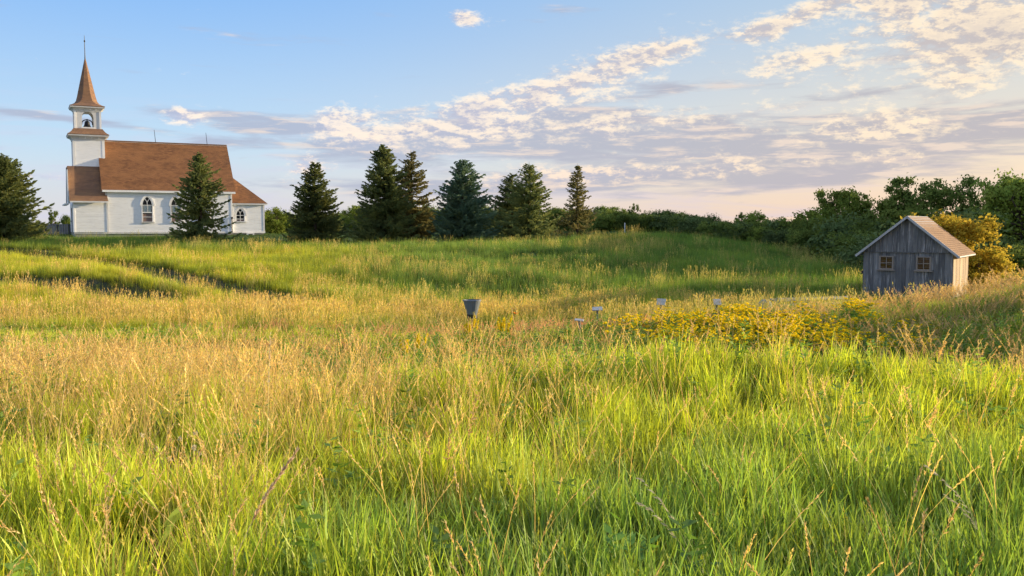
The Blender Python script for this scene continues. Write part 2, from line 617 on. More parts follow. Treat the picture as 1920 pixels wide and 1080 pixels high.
M_RAKE = mat_paint('painted_rake_board', (.46, .46, .48), (.38, .38, .41), (.3, .3, .32), (.85, .85, .85), .4)
M_WINFRAME = mat_paint('old_window_wood', (.30, .25, .215), (.23, .19, .17), (.2, .18, .17), (.8, .8, .8), .5, True)
M_GREYWOOD = mat_paint('old_grey_timber', (.24, .22, .21), (.17, .16, .16), (.35, .33, .32), (.7, .7, .7), .6)
M_SIGN = mat_simple('dull_sign_board', (.66, .62, .58), .8, 0, .5, 20)
M_GALV = mat_paint('galvanised_tin', (.11, .14, .18), (.15, .18, .22), (.08, .08, .09), (.8, .8, .8), .6, True, .5)
M_BARK = mat_simple('bark', (.10, .075, .055), .95, 0, .6, 12)
M_SPRUCE = mat_leaf('spruce_needles', (.11, .16, .07), (.27, .29, .09), .38, (.42, .32, .12), .9)
M_SPRUCE_B = mat_leaf('blue_spruce_needles', (.11, .20, .15), (.22, .29, .16), .38, None, .9)
M_SPRUCE_BR = mat_leaf('bronzed_spruce_needles', (.17, .175, .07), (.31, .27, .10), .38, (.44, .29, .14), .9)
M_LEAF1 = mat_leaf('green_leaves', (.17, .26, .05), (.32, .36, .07), .4, None, .6)
M_LEAF2 = mat_leaf('dark_leaves', (.10, .16, .04), (.23, .27, .06), .35, None, .6)
M_LEAF3 = mat_leaf('golden_leaves', (.34, .32, .04), (.72, .48, .06), .5, (.75, .42, .07), .9)
M_LEAF4 = mat_leaf('greyish_leaves', (.10, .16, .06), (.19, .24, .085), .35, None, .6)
M_GRASS = mat_grass('grass_blades')
M_PETAL = mat_vcol('flower_parts', .35)


# ------------------------------------------------------------------ ground
def build_ground():
    ys = np.unique(np.concatenate([np.arange(-30, 2, 2.0), np.arange(2, 30, .3), np.arange(30, 100, .8), np.arange(100, 200, 5), np.geomspace(200, 4000, 24)]))
    us = np.linspace(-1, 1, 241)
    V = []
    for y in ys:
        w = max(40.0, abs(y) * 1.25 + 22) if y < 200 else y * 1.36
        xs = np.sign(us) * (np.abs(us) ** 1.15) * w
        V.append(np.stack([xs, np.full_like(xs, y), np.zeros_like(xs)], 1))
    V = np.concatenate(V)
    V[:, 2] = terrain(V[:, 0], V[:, 1])
    n = len(us)
    i = np.arange((len(ys) - 1))[:, None] * n + np.arange(n - 1)[None, :]
    i = i.ravel()
    F = np.stack([i, i + 1, i + n + 1, i + n], 1)
    m, q = mat('meadow_soil')
    co = q.node('ShaderNodeNewGeometry').outputs['Position']
    t = q.noise(co, .7, 6, .65)
    t2 = q.noise(co, 9, 4, .65)
    c = q.mix(q.ss(t, .35, .65), (.045, .060, .018), (.085, .080, .030))
    c = q.mix(q.ss(t2, .4, .7), c, (.030, .030, .012))
    sepy = q.node('ShaderNodeSeparateXYZ', {0: co}).outputs[1]
    c = q.mix(q.ss(sepy, 70.0, 84.0), c, q.mix(q.ss(t2, .3, .7), (.045, .085, .022), (.065, .105, .03)))
    finish(q, q.node('ShaderNodeBsdfPrincipled', {'Base Color': c, 'Roughness': .95, 'Normal': bump(q, t2, .08, .8)}))
    o = link_obj('ground', np_mesh('ground', V, [F], m, smooth=True))
    o['kind'] = 'structure'
    return o


build_ground()


# ------------------------------------------------------------------ walls of lapped boards and roofs
def lap(name, mat_, parent, O, du, dn, dv, spans, course, proud=.022, kind='stuff'):
    """rows of lapped boards (or shingle courses). O origin, du along the row, dv up the surface, dn outward.
    spans(t) -> list of (a0, a1) along du at height t; rows run from t=0 until spans gives None."""
    O, du, dn, dv = (np.array(q, float) for q in (O, du, dn, dv))
    V, F, UV = [], [], []
    t = 0.0
    while True:
        sp0 = spans(t + 1e-4)
        if sp0 is None:
            break
        t1 = t + course
        for (a0, a1, b0, b1, tt) in sp0:
            te = min(t1, tt)
            k = len(V)
            jit = random.uniform(-.003, .003)
            for (a, h, pr) in ((a0, t, proud + jit), (a1, t, proud + jit), (b1, te, .002), (b0, te, .002), (a0, t, 0), (a1, t, 0)):
                V.append(O + du * a + dv * h + dn * pr)
                UV.append((a, h))
            F += [(k, k + 1, k + 2, k + 3), (k + 1, k, k + 4, k + 5)]
        t = t1
    me = bpy.data.meshes.new(name)
    me.from_pydata([tuple(v) for v in V], [], F)
    uvl = me.uv_layers.new(name='UVMap')
    for lp in me.loops:
        uvl.data[lp.index].uv = UV[lp.vertex_index]
    me.materials.append(mat_)
    # face outwards
    me.update()
    o = link_obj(name, me, parent)
    if kind:
        o['kind'] = kind
    return o


def quad_span(a0, a1, b0, b1, H, course):
    """a trapezoid a0..a1 at the bottom, b0..b1 at the top, height H"""
    def f(t):
        if t >= H:
            return None
        k0 = t / H
        k1 = min(t + course, H) / H
        return [(a0 + (b0 - a0) * k0, a1 + (b1 - a1) * k0, a0 + (b0 - a0) * k1, a1 + (b1 - a1) * k1, H)]
    return f


def solid(name, mat_, parent, V, F):
    b = MB()
    b.add(V, F)
    return b.build(name, mat_, parent)


# ------------------------------------------------------------------ church
# local frame: x along the ridge from the entrance end, y away from the camera, z up from its footing
CH = thing('church', 'white clapboard country church with brown shingle roofs, bell tower and pointed spire', 'church', (-40.17, 90, .54), R(28))
SX = (1, 0, 0)


def wall_near(name, x0, x1, y, z0, z1, parent=CH, course=.12, m=M_SIDING):
    return lap(name, m, parent, (0, y, z0), (1, 0, 0), (0, -1, 0), (0, 0, 1), quad_span(x0, x1, x0, x1, z1 - z0, course), course)


def wall_far(name, x0, x1, y, z0, z1, parent=CH, course=.12):
    return lap(name, M_SIDING, parent, (0, y, z0), (1, 0, 0), (0, 1, 0), (0, 0, 1), quad_span(x0, x1, x0, x1, z1 - z0, course), course)


def wall_end(name, x, sgn, y0, y1, z0, z1, parent=CH, course=.12, peak=None):
    H = z1 - z0

    def f(t):
        if t < H:
            return [(y0, y1, y0, y1, H)]
        if peak is None or t >= H + peak:
            return None
        k0 = (t - H) / peak
        k1 = min(t + course - H, peak) / peak
        c = (y0 + y1) / 2
        return [(y0 + (c - y0) * k0, y1 + (c - y1) * k0, y0 + (c - y0) * k1, y1 + (c - y1) * k1, H + peak)]
    return lap(name, M_SIDING, parent, (x, 0, z0), (0, 1, 0), (sgn, 0, 0), (0, 0, 1), f, course)


def roof_slab(name, mat_, parent, x0, x1, y_eave, z_eave, y_top, z_top, xt0=None, xt1=None, th=.12, course=.15):
    """one roof slope: slab (fascia edges in trim) with shingle courses on it"""
    xt0 = x0 if xt0 is None else xt0
    xt1 = x1 if xt1 is None else xt1
    L = math.hypot(y_top - y_eave, z_top - z_eave)
    dv = ((0, (y_top - y_eave) / L, (z_top - z_eave) / L))
    sg = 1 if y_top > y_eave else -1
    dn = (0, -sg * dv[2], abs(dv[1]))
    base = MB()
    P = [(x0, y_eave, z_eave), (x1, y_eave, z_eave), (xt1, y_top, z_top), (xt0, y_top, z_top)]
    base.add(P + [(p[0] - 0, p[1] - dn[1] * th, p[2] - dn[2] * th) for p in P],
             [(0, 1, 2, 3), (7, 6, 5, 4), (0, 4, 5, 1), (1, 5, 6, 2), (2, 6, 7, 3), (3, 7, 4, 0)])
    r = base.build(name, M_TRIM, parent)
    s = lap('shingles', mat_, r, (0, y_eave + dn[1] * .006, z_eave + dn[2] * .006), (1, 0, 0), dn, dv, quad_span(x0 - .02, x1 + .02, xt0 - .02, xt1 + .02, L, course), course, .022)
    return r


# nave
NL, NW, NE, NR = 12.15, 8.0, 4.42, 9.5
F_ = MB()
F_.box(.0, NL, .05, NW - .05, -1.2, .32)
F_.build('foundation', M_CONC, CH)
for args in ((wall_near, 'nave_wall', 0, NL, 0, .3, NE), (wall_far, 'nave_wall', 0, NL, NW, .3, NE)):
    args[0](*args[1:])
wall_end('gable_wall', 0, -1, 0, NW, .3, NE, peak=NR - NE - .1)
wall_end('gable_wall', NL, 1, 0, NW, .3, NE, peak=NR - NE - .1)
sl = (NR - NE) / (NW / 2)
roof_slab('nave_roof', M_ROOF, CH, -.33, NL + .33, -.38, NE - .38 * sl + .42, NW / 2, NR + .12)
roof_slab('nave_roof', M_ROOF, CH, -.33, NL + .33, NW + .38, NE - .38 * sl + .42, NW / 2, NR + .12)
b = MB()
b.box(-.33, NL + .33, NW / 2 - .09, NW / 2 + .09, NR + .10, NR + .19)
b.build('ridge_cap', M_ROOF2, CH)
b = MB()
b.box(-.30, NL + .30, -.36, -.02, NE - .14, NE - .08)
b.box(-.30, NL + .30, -.40, -.36, NE - .16, NE + .04)
b.build('eave_board', M_TRIM, CH)
for (x, z1) in ((.06, NE), (NL - .06, NE)):
    b = MB()
    b.box(x - .08, x + .08, -.045, -.005, .3, z1 - .1)
    b.build('corner_board', M_TRIM, CH)
b = MB()
b.box(-2.9, NL + .05, -.07, .0, .14, .34)
b.build('water_table', M_TRIM, CH)

# vestibule
VX0, VY0, VY1, VE = -2.87, -.12, 8.12, 3.42
F_ = MB()
F_.box(VX0 + .05, -.05, VY0 + .1, VY1 - .1, -1.2, .3)
F_.build('foundation', M_CONC, CH)
wall_near('vestibule_wall', VX0, .16, VY0, .3, VE)
wall_far('vestibule_wall', VX0, .16, VY1, .3, VE)
wall_end('vestibule_wall', VX0, -1, VY0, VY1, .3, VE + .1)
lap('vestibule_gable', M_SIDING, CH, (VX0, 0, VE), (0, 1, 0), (-1, 0, 0), (0, 0, 1), quad_span(VY0, VY1, 2.3, 5.7, 3.35, .12), .12)
roof_slab('vestibule_roof', M_ROOF2, CH, -3.22, .20, -.52, 3.33, 2.38, 6.86, xt0=-3.22, xt1=-.3)
roof_slab('vestibule_roof', M_ROOF2, CH, -3.22, .20, 8.52, 3.33, 5.62, 6.86, xt0=-3.22, xt1=-.3)
b = MB()
b.box(-3.22, -.3, 2.38, 5.62, 6.70, 6.85)
b.build('vestibule_deck', M_ROOF2, CH)
for x in (VX0 + .02, .12):
    b = MB()
    b.box(x - .08, x + .08, VY0 - .045, VY0 - .005, .3, VE - .06)
    b.build('corner_board', M_TRIM, CH)
b = MB()
b.box(-3.2, .18, -.56, -.5, VE - .22, VE - .08)
b.build('eave_board', M_TRIM, CH)
b = MB()   # hood over the entrance, seen end-on
b.box(-3.62, -3.26, .3, 7.7, 3.0, 3.12)
b.box(-3.34, -3.26, .3, 2.2, 3.12, 6.4)
b.build('entrance_hood', M_TRIM, CH)
b = MB()
b.box(VX0 - .06, VX0 - .01, 3.1, 4.9, .3, 2.7)
d = b.build('door', M_GREYWOOD, CH)
b = MB()
b.box(VX0 - .11, VX0 - .065, 4.6, 4.7, 1.3, 1.42)
b.build('handle', M_IRON, d)

# tower
TX, TY, TH = -1.22, 3.85, 1.43


def sq(h, z, cx=TX, cy=TY):
    return [(cx - h, cy - h, z), (cx + h, cy - h, z), (cx + h, cy + h, z), (cx - h, cy + h, z)]


tw = MB()
tw.rings([sq(TH - .03, 5.5), sq(TH - .03, 10.0)])
tower = tw.build('tower', M_SIDING, CH)
H_ = TH
lap('siding', M_SIDING, tower, (TX, TY - H_, 6.3), (1, 0, 0), (0, -1, 0), (0, 0, 1), quad_span(-H_, H_, -H_, H_, 3.6, .12), .12)
lap('siding', M_SIDING, tower, (TX, TY + H_, 6.3), (1, 0, 0), (0, 1, 0), (0, 0, 1), quad_span(-H_, H_, -H_, H_, 3.6, .12), .12)
lap('siding', M_SIDING, tower, (TX - H_, TY, 6.3), (0, 1, 0), (-1, 0, 0), (0, 0, 1), quad_span(-H_, H_, -H_, H_, 3.6, .12), .12)
lap('siding', M_SIDING, tower, (TX + H_, TY, 6.3), (0, 1, 0), (1, 0, 0), (0, 0, 1), quad_span(-H_, H_, -H_, H_, 3.6, .12), .12)
for sx in (-1, 1):
    for sy in (-1, 1):
        b = MB()
        x, y = TX + sx * (H_ - .09), TY + sy * (H_ - .09)
        b.box(x - .12, x + .12, y - .12, y + .12, 6.3, 9.72)
        b.build('corner_board', M_TRIM, tower)
# lower cornice: cove, fascia, flared shingle skirt
b = MB()
b.rings([sq(H_ + .03, 9.45), sq(H_ + .08, 9.62), sq(H_ + .22, 9.78), sq(H_ + .42, 9.86), sq(H_ + .44, 10.0)], True, True)
co1 = b.build('tower_cornice', M_TRIM, CH)
for sx in (-.9, -.3, .3, .9):
    for k in range(2):
        b = MB()
        yy = TY - H_ if k == 0 else TY + H_
        b.box(TX + sx - .05, TX + sx + .05, yy - .22 if k == 0 else yy, yy if k == 0 else yy + .22, 9.62, 9.80)
        b.build('bracket', M_TRIM, co1)
b = MB()
b.rings([sq(H_ + .46, 10.0), sq(H_ + .47, 10.05), sq(H_ + .28, 10.17), sq(H_ + .10, 10.34), sq(H_ - .09, 10.62), sq(H_ - .12, 10.64)])
b.build('skirt_roof', M_ROOF2, CH)


def arch_pts(w, zs, za, n=7):
    """pointed arch from the left springing to the right one: half width w, springing zs, apex za"""
    out_ = []
    hh = za - zs
    Rr = (w * w + hh * hh) / (2 * w)
    a1 = math.atan2(hh, Rr - w)
    for i in range(n + 1):
        t = a1 * i / n
        out_.append((-w + Rr - Rr * math.cos(t), zs + Rr * math.sin(t)))
    return out_ + [(-x, z) for x, z in out_[::-1][1:]]


def arched_panel(mb, tr, hw, z0, z1, w, zb, zs, za, d0, d1):
    """wall panel half width hw with a pointed opening; tr(a, z, d) maps to space"""
    inner = [(-w, zb)] + arch_pts(w, zs, za) + [(w, zb)]
    n = len(inner)
    outer = []
    for i, (a, z) in enumerate(inner):
        if i == 0:
            outer.append((-hw, zb))
        elif i == n - 1:
            outer.append((hw, zb))
        else:
            k = (i - 1) / (n - 3)
            s_ = hw * 2 + (z1 - zs) * 2
            q = k * s_
            if q < z1 - zs:
                outer.append((-hw, zs + q))
            elif q < z1 - zs + 2 * hw:
                outer.append((-hw + q - (z1 - zs), z1))
            else:
                outer.append((hw, z1 - (q - (z1 - zs) - 2 * hw)))
    # snap nearest to the corners
    for cx in (-hw, hw):
        j = min(range(1, n - 1), key=lambda i: abs(outer[i][0] - cx) + abs(outer[i][1] - z1))
        outer[j] = (cx, z1)
    V = []
    for dd in (d0, d1):
        V += [tr(a, z, dd) for a, z in inner] + [tr(a, z, dd) for a, z in outer]
    F = []
    for i in range(n - 1):
        F.append((i, i + 1, n + i + 1, n + i))
        F.append((2 * n + i, 3 * n + i, 3 * n + i + 1, 2 * n + i + 1))
        F.append((i, 2 * n + i, 2 * n + i + 1, i + 1))
        F.append((n + i, n + i + 1, 3 * n + i + 1, 3 * n + i))
    mb.add(V, F)
    if z0 < zb:
        P = [tr(a, z, dd) for dd in (d0, d1) for a, z in ((-hw, z0), (hw, z0), (hw, zb), (-hw, zb))]
        mb.add(P, [(0, 1, 2, 3), (4, 7, 6, 5), (0, 4, 5, 1), (1, 5, 6, 2), (2, 6, 7, 3), (3, 7, 4, 0)])


BH = 1.20
for k in range(4):
    b = MB()
    a = k * math.pi / 2
    ca, sa = round(math.cos(a)), round(math.sin(a))

    def tr(u, z, d_, ca=ca, sa=sa):
        x, y = u, -BH + d_
        return (TX + x * ca - y * sa, TY + x * sa + y * ca, z)
    hw = BH if k % 2 == 0 else BH - .34
    arched_panel(b, tr, hw, 10.6, 12.72, .53, 10.8, 11.72, 12.42, .0, .34)
    b.build('belfry_wall', M_TRIM, CH)
    b = MB()
    b.box(-.62, .62, -BH - .05, -BH - .003, 10.66, 10.76)
    b.v = [tr(v[0], v[2], v[1] + BH) for v in b.v]
    b.build('sill', M_TRIM, CH)
for sx in (-1, 1):
    for sy in (-1, 1):
        b = MB()
        x, y = TX + sx * (BH - .05), TY + sy * (BH - .05)
        b.box(x - .09, x + .09, y - .09, y + .09, 10.62, 12.5)
        b.build('corner_board', M_TRIM, CH)
b = MB()
b.box(TX - BH + .35, TX + BH - .35, TY - BH + .35, TY + BH - .35, 10.62, 10.72)
b.build('belfry_floor', M_GREYWOOD, CH)
b = MB()
b.rings([sq(BH + .03, 12.32), sq(BH + .08, 12.48), sq(BH + .20, 12.62), sq(BH + .36, 12.70), sq(BH + .38, 12.82)], True, True)
co2 = b.build('belfry_cornice', M_TRIM, CH)
for sx in (-.75, -.25, .25, .75):
    b = MB()
    b.box(TX + sx - .045, TX + sx + .045, TY - BH - .2, TY - BH, 12.48, 12.64)
    b.build('bracket', M_TRIM, co2)


def oc(h, c, z):
    P = [(h, -(h - c)), (h, h - c), (h - c, h), (-(h - c), h), (-h, h - c), (-h, -(h - c)), (-(h - c), -h), (h - c, -h)]
    return [(TX + x, TY + y, z) for x, y in P]


sp_r = [oc(1.60, .01, 12.82), oc(1.61, .01, 12.88), oc(1.36, .18, 13.0), oc(1.13, .36, 13.18), oc(.97, .46, 13.45), oc(.86, .46, 13.85)]
for k in range(1, 9):
    t = k / 8
    h = .86 * (1 - t) + .05 * t
    sp_r.append(oc(h, h * .586, 13.85 + (17.75 - 13.85) * t))
b = MB()
b.rings(sp_r)
spire = b.build('spire', M_ROOF2, CH)
me = spire.data
uvl = me.uv_layers.new(name='UVMap')
for p in me.polygons:
    ax = Vector((0, 0, 1)).cross(p.normal)
    ax = ax.normalized() if ax.length > .01 else Vector((1, 0, 0))
    for li in p.loop_indices:
        c = me.vertices[me.loops[li].vertex_index].co
        uvl.data[li].uv = (c.dot(ax), c.z)
for o in CH.children:
    if o.name.startswith('skirt_roof') or o.name.startswith('ridge_cap') or o.name.startswith('vestibule_deck'):
        me = o.data
        uvl = me.uv_layers.new(name='UVMap')
        for p in me.polygons:
            ax = Vector((0, 0, 1)).cross(p.normal)
            ax = ax.normalized() if ax.length > .01 else Vector((1, 0, 0))
            for li in p.loop_indices:
                c = me.vertices[me.loops[li].vertex_index].co
                uvl.data[li].uv = (c.dot(ax), c.z if abs(p.normal.z) < .9 else c.y)
b = MB()
b.tube([(TX, TY, 17.6), (TX, TY, 18.2), (TX, TY, 19.2), (TX, TY, 20.05)], [.07, .045, .035, .02], 6)
b.tube([(TX, TY, 19.35), (TX, TY, 19.42), (TX, TY, 19.52), (TX, TY, 19.6)], [.02, .075, .075, .02], 8)
b.build('finial', M_DARK, CH)
for x, top in ((5.15, 10.95), (10.35, 10.9)):
    b = MB()
    b.tube([(x + .12, NW / 2, 9.5), (x, NW / 2, top)], [.035, .02], 5)
    b.tube([(x + .12, NW / 2 - .12, 9.62), (x + .12, NW / 2 + .12, 9.62)], .03, 5)
    b.build('lightning_rod', M_DARK, CH)

# apse
AX1, AY0, AY1, AE = 15.55, .3, 7.7, 3.3
F_ = MB()
F_.box(NL, AX1 - .05, AY0 + .05, AY1 - .05, -1.2, .32)
F_.build('foundation', M_CONC, CH)
wall_near('apse_wall', NL, AX1, AY0, .3, AE)
wall_far('apse_wall', NL, AX1, AY1, .3, AE)
wall_end('apse_wall', AX1, 1, AY0, AY1, .3, AE)
b = MB()
b.box(AX1 - .13, AX1 + .03, AY0 - .04, AY0 - .004, .3, AE - .05)
b.build('corner_board', M_TRIM, CH)
b = MB()
b.box(NL, AX1 + .06, AY0 - .06, AY0, .14, .34)
b.build('water_table', M_TRIM, CH)
b = MB()
ez = AE - .02
ax, ay = NL + .05, 4.0
e = .3
P = [(NL, AY0 - e, ez), (AX1 + e, AY0 - e, ez), (AX1 + e, AY1 + e, ez), (NL, AY1 + e, ez), (ax, ay, 6.75)]
b.add(P + [(p[0], p[1], p[2] - .13) for p in P[:4]],
      [(5, 6, 1, 0), (6, 7, 2, 1), (7, 8, 3, 2), (0, 3, 8, 5)])
b.add([P[0], P[1], P[2], P[3], P[4]], [(0, 1, 4), (1, 2, 4), (2, 3, 4), (3, 0, 4), (3, 2, 1, 0)])
ar = b.build('apse_roof', M_TRIM, CH)
Ls = math.hypot(ay - (AY0 - e), 6.75 - ez)
dvv = (0, (ay - AY0 + e) / Ls, (6.75 - ez) / Ls)
lap('shingles', M_ROOF, ar, (0, AY0 - e - .006, ez + .01), (1, 0, 0), (0, -dvv[2], dvv[1]), dvv, quad_span(NL, AX1 + e, ax, ax, Ls, .15), .15, .022)
lap('shingles', M_ROOF, ar, (0, AY1 + e + .006, ez + .01), (1, 0, 0), (0, dvv[2], dvv[1]), (0, -dvv[1], dvv[2]), quad_span(NL, AX1 + e, ax, ax, Ls, .15), .15, .022)
Le = math.hypot(AX1 + e - ax, 6.75 - ez)
dve = (-(AX1 + e - ax) / Le, 0, (6.75 - ez) / Le)
lap('shingles', M_ROOF, ar, (AX1 + e + .006, 0, ez + .01), (0, 1, 0), (dve[2], 0, -dve[0]), dve, quad_span(AY0 - e, AY1 + e, ay, ay, Le, .15), .15, .022)


# church windows
def gothic_window(x, y, w, zb, zs, za, lower=True):
    """pointed window on the near wall: casing, tracery, panes"""
    sh = .115
    b = MB()

    def tr(a, z, d_):
        return (x + a, y - .03 - d_, z)
    inner = [(-w, zb)] + arch_pts(w, zs, za) + [(w, zb)]
    outer = [(-w - sh, zb - .02)] + [(a * (w + sh) / w, z if i in (0, 99) else zs + (z - zs) * (za - zs + sh * 1.3) / (za - zs)) for i, (a, z) in enumerate(arch_pts(w, zs, za))] + [(w + sh, zb - .02)]
    n = len(inner)
    V = [tr(a, z, dd) for dd in (0, .09) for a, z in inner + outer]
    Fs = []
    for i in range(n - 1):
        Fs += [(i, i + 1, n + i + 1, n + i), (2 * n + i, 3 * n + i, 3 * n + i + 1, 2 * n + i + 1), (i, 2 * n + i, 2 * n + i + 1, i + 1), (n + i, n + i + 1, 3 * n + i + 1, 3 * n + i)]
    b.add(V, Fs)
    win = b.build('window', M_TRIM, CH)
    # hood mould above the arch
    b = MB()
    pts = [(a * (w + .19) / w, zs - .05 + (z - zs) * (za - zs + .25) / (za - zs)) for a, z in arch_pts(w, zs, za, 8)]
    for (a0, z0), (a1, z1) in zip(pts[:-1], pts[1:]):
        b.bar(tr(a0, z0, .07), tr(a1, z1, .07), .13, .06, (0, -1, 0))
    b.build('hood', M_TRIM, win)
    b = MB()
    b.box(x - w - .2, x + w + .2, y - .17, y - .02, zb - .11, zb - .02)
    b.build('sill', M_TRIM, win)

    def ply(pts, dd, m_, nm):
        q = MB()
        q.prism(pts, lambda a, z: tr(a, z, dd), lambda a, z: tr(a, z, dd + .012))
        return q.build(nm, m_, win)
    g_ = .016
    zm = zb + (zs - zb) * (.55 if lower else .0)
    # tracery bars
    bars = MB()
    ap = arch_pts(w, zs, za, 12)
    bars.bar(tr(0, zm, .045), tr(0, zs + (za - zs) * .34, .045), .045, .05, (0, -1, 0))
    for s_ in (-1, 1):
        q = [(0, zs + (za - zs) * .30), (s_ * w * .10, zs + (za - zs) * .45), (s_ * w * .3, zs + (za - zs) * .62), (s_ * w * .52, zs + (za - zs) * .76)]
        for (a0, z0), (a1, z1) in zip(q[:-1], q[1:]):
            bars.bar(tr(a0, z0, .045), tr(a1, z1, .045), .045, .05, (0, -1, 0))
    bars.bar(tr(-w, zs, .047), tr(w, zs, .047), .05, .05, (0, -1, 0))
    if lower:
        bars.bar(tr(-w, zm, .049), tr(w, zm, .049), .08, .06, (0, -1, 0))
        zq = zb + (zm - zb) * .5
        bars.bar(tr(-w, zq, .047), tr(w, zq, .047), .045, .05, (0, -1, 0))
    else:
        bars.bar(tr(-w, zb + .22, .047), tr(w, zb + .22, .047), .06, .05, (0, -1, 0))
    bars.build('sash_bars', M_TRIM, win)
    # panes
    ply(arch_pts(w, zs, za), .0, M_GLASS, 'pane')
    if lower:
        ply([(-w, zm), (0, zm), (0, zs), (-w, zs)], .0, M_GLASS, 'pane')
        ply([(0, zm), (w, zm), (w, zs), (0, zs)], .0, M_GLASS, 'pane')
        ply([(-w * .8, zm + .04), (-.05, zm + .04), (-.05, zs - .03), (-w * .86, zs - .03)], .014, M_CURTAIN, 'curtain')
        ply([(.05, zm + .04), (w * .8, zm + .04), (w * .86, zs - .03), (.05, zs - .03)], .014, M_CURTAIN, 'curtain')
        ply([(-w, zb), (w, zb), (w, zq), (-w, zq)], .0, M_BLIND, 'blind')
        ply([(-w, zq), (w, zq), (w, zm - .14), (-w, zm - .14)], .0, M_BLIND, 'blind')
        ply([(-w, zm - .14), (w, zm - .14), (w, zm), (-w, zm)], .0, M_GLASS, 'pane')
    else:
        ply([(-w, zb), (w, zb), (w, zb + .22), (-w, zb + .22)], .0, M_BLIND, 'blind')
        ply([(-w, zb + .22), (w, zb + .22), (w, zs), (-w, zs)], .0, M_GLASS, 'pane')


for x in (3.82, 6.56, 9.3):
    gothic_window(x, 0, .44, 1.36, 3.0, 3.84)
gothic_window(13.02, AY0, .40, 1.42, 2.02, 2.72, False)
b = MB()
b.box(13.62, 14.40, AY0 - .35, AY0 - .02, -.42, .12)
wl = b.build('window_well', M_TRIM, CH)
b = MB()
b.box(13.80, 14.22, AY0 - .365, AY0 - .352, -.12, .05)
b.build('vent', M_IRON, wl)
b = MB()
b.tube([(12.1, -.12, .2), (12.1, -.12, 1.5), (12.1, -.12, 1.75)], .05, 6)
b.box(12.0, 12.2, -.17, -.05, 1.65, 1.85)
b.build('meter_pipe', M_DARK, CH)

# church bell, hung in the tower but a thing of its own
CM = Matrix.Translation((-40.17, 90, .54)) @ Matrix.Rotation(R(28), 4, 'Z')
bell = thing('church_bell', 'black cast bell hanging under a curved yoke in the arched belfry opening', 'bell', CM @ Vector((TX, TY, 10.72)), R(28))


def lathe(prof, n=20):
    return [[(r * math.cos(2 * math.pi * j / n), r * math.sin(2 * math.pi * j / n), z) for j in range(n)] for r, z in prof]


b = MB()
b.rings(lathe([(.43, .10), (.44, .13), (.38, .20), (.30, .34), (.25, .52), (.23, .66), (.19, .76), (.08, .80), (.05, .84)]))
b.build('bell_body', M_IRON, bell, smooth=True)
b = MB()
for i in range(12):
    a0, a1 = math.pi * i / 12, math.pi * (i + 1) / 12
    b.bar((-.50 * math.cos(a0), 0, .52 + .40 * math.sin(a0)), (-.50 * math.cos(a1), 0, .52 + .40 * math.sin(a1)), .10, .10, (0, 1, 0))
b.box(-.60, -.44, -.05, .05, .42, .54)
b.box(.44, .60, -.05, .05, .42, .54)
b.box(-.05, .05, -.05, .05, .84, 1.0)
b.build('yoke', M_IRON, bell)
for s_ in (-1, 1):
    b = MB()
    b.bar((s_ * .58, 0, .44), (s_ * .60, -.22, 0), .06, .06)
    b.bar((s_ * .58, 0, .44), (s_ * .60, .22, 0), .06, .06)
    b.build('stand', M_IRON, bell)
b = MB()
b.tube([(0, 0, .6), (0, 0, .14), (0, 0, .02)], [.02, .03, .06], 6)
b.build('clapper', M_IRON, bell)

# ------------------------------------------------------------------ shed
# local frame: x along the gable front (to the right), y depth away, z up
SH_O = (16.55, 42.65, -2.05)
SW, SD, SE, SA = 3.82, 4.1, 2.45, 1.55
SHED = thing('shed', 'small weathered grey plank shed with two square windows and a brown shingle roof', 'shed', SH_O, R(-35))
floor_z = .55
b = MB()
b.box(.06, SW - .06, .06, SD - .06, .5, SE - .02)
b.prism([(.06, SE - .02), (SW - .06, SE - .02), (SW / 2, SE + SA - .13)], lambda a, z: (a, .06, z), lambda a, z: (a, SD - .06, z))
b.build('inner_wall', M_DARK, SHED)
WINS = [(1.02, .0), (2.62, .0)]
WZ0, WZ1, WHW = 1.62, 2.20, .27


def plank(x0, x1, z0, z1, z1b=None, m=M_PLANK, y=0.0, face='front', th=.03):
    z1b = z1 if z1b is None else z1b
    j = random.uniform(-.009, .009)
    q = MB()
    gp = .004
    poly = [(x0 + gp, z0), (x1 - gp, z0 + random.uniform(-.01, .01)), (x1 - gp, z1b), (x0 + gp, z1)]
    if face == 'front':
        q.prism(poly, lambda a, z: (a, y - th + j, z), lambda a, z: (a, y + .01, z))
    elif face == 'right':
        q.prism(poly, lambda a, z: (SW + th + j, a, z), lambda a, z: (SW - .01, a, z))
    elif face == 'left':
        q.prism(poly, lambda a, z: (-th + j, a, z), lambda a, z: (.01, a, z))
    else:
        q.prism(poly, lambda a, z: (a, SD + th + j, z), lambda a, z: (a, SD - .01, z))
    q.build('plank', m, SHED)


def widths(L):
    out_, x = [], 0
    while x < L - .001:
        w = random.uniform(.14, .25)
        if L - x - w < .1:
            w = L - x
        out_.append((x, x + w))
        x += w
    return out_


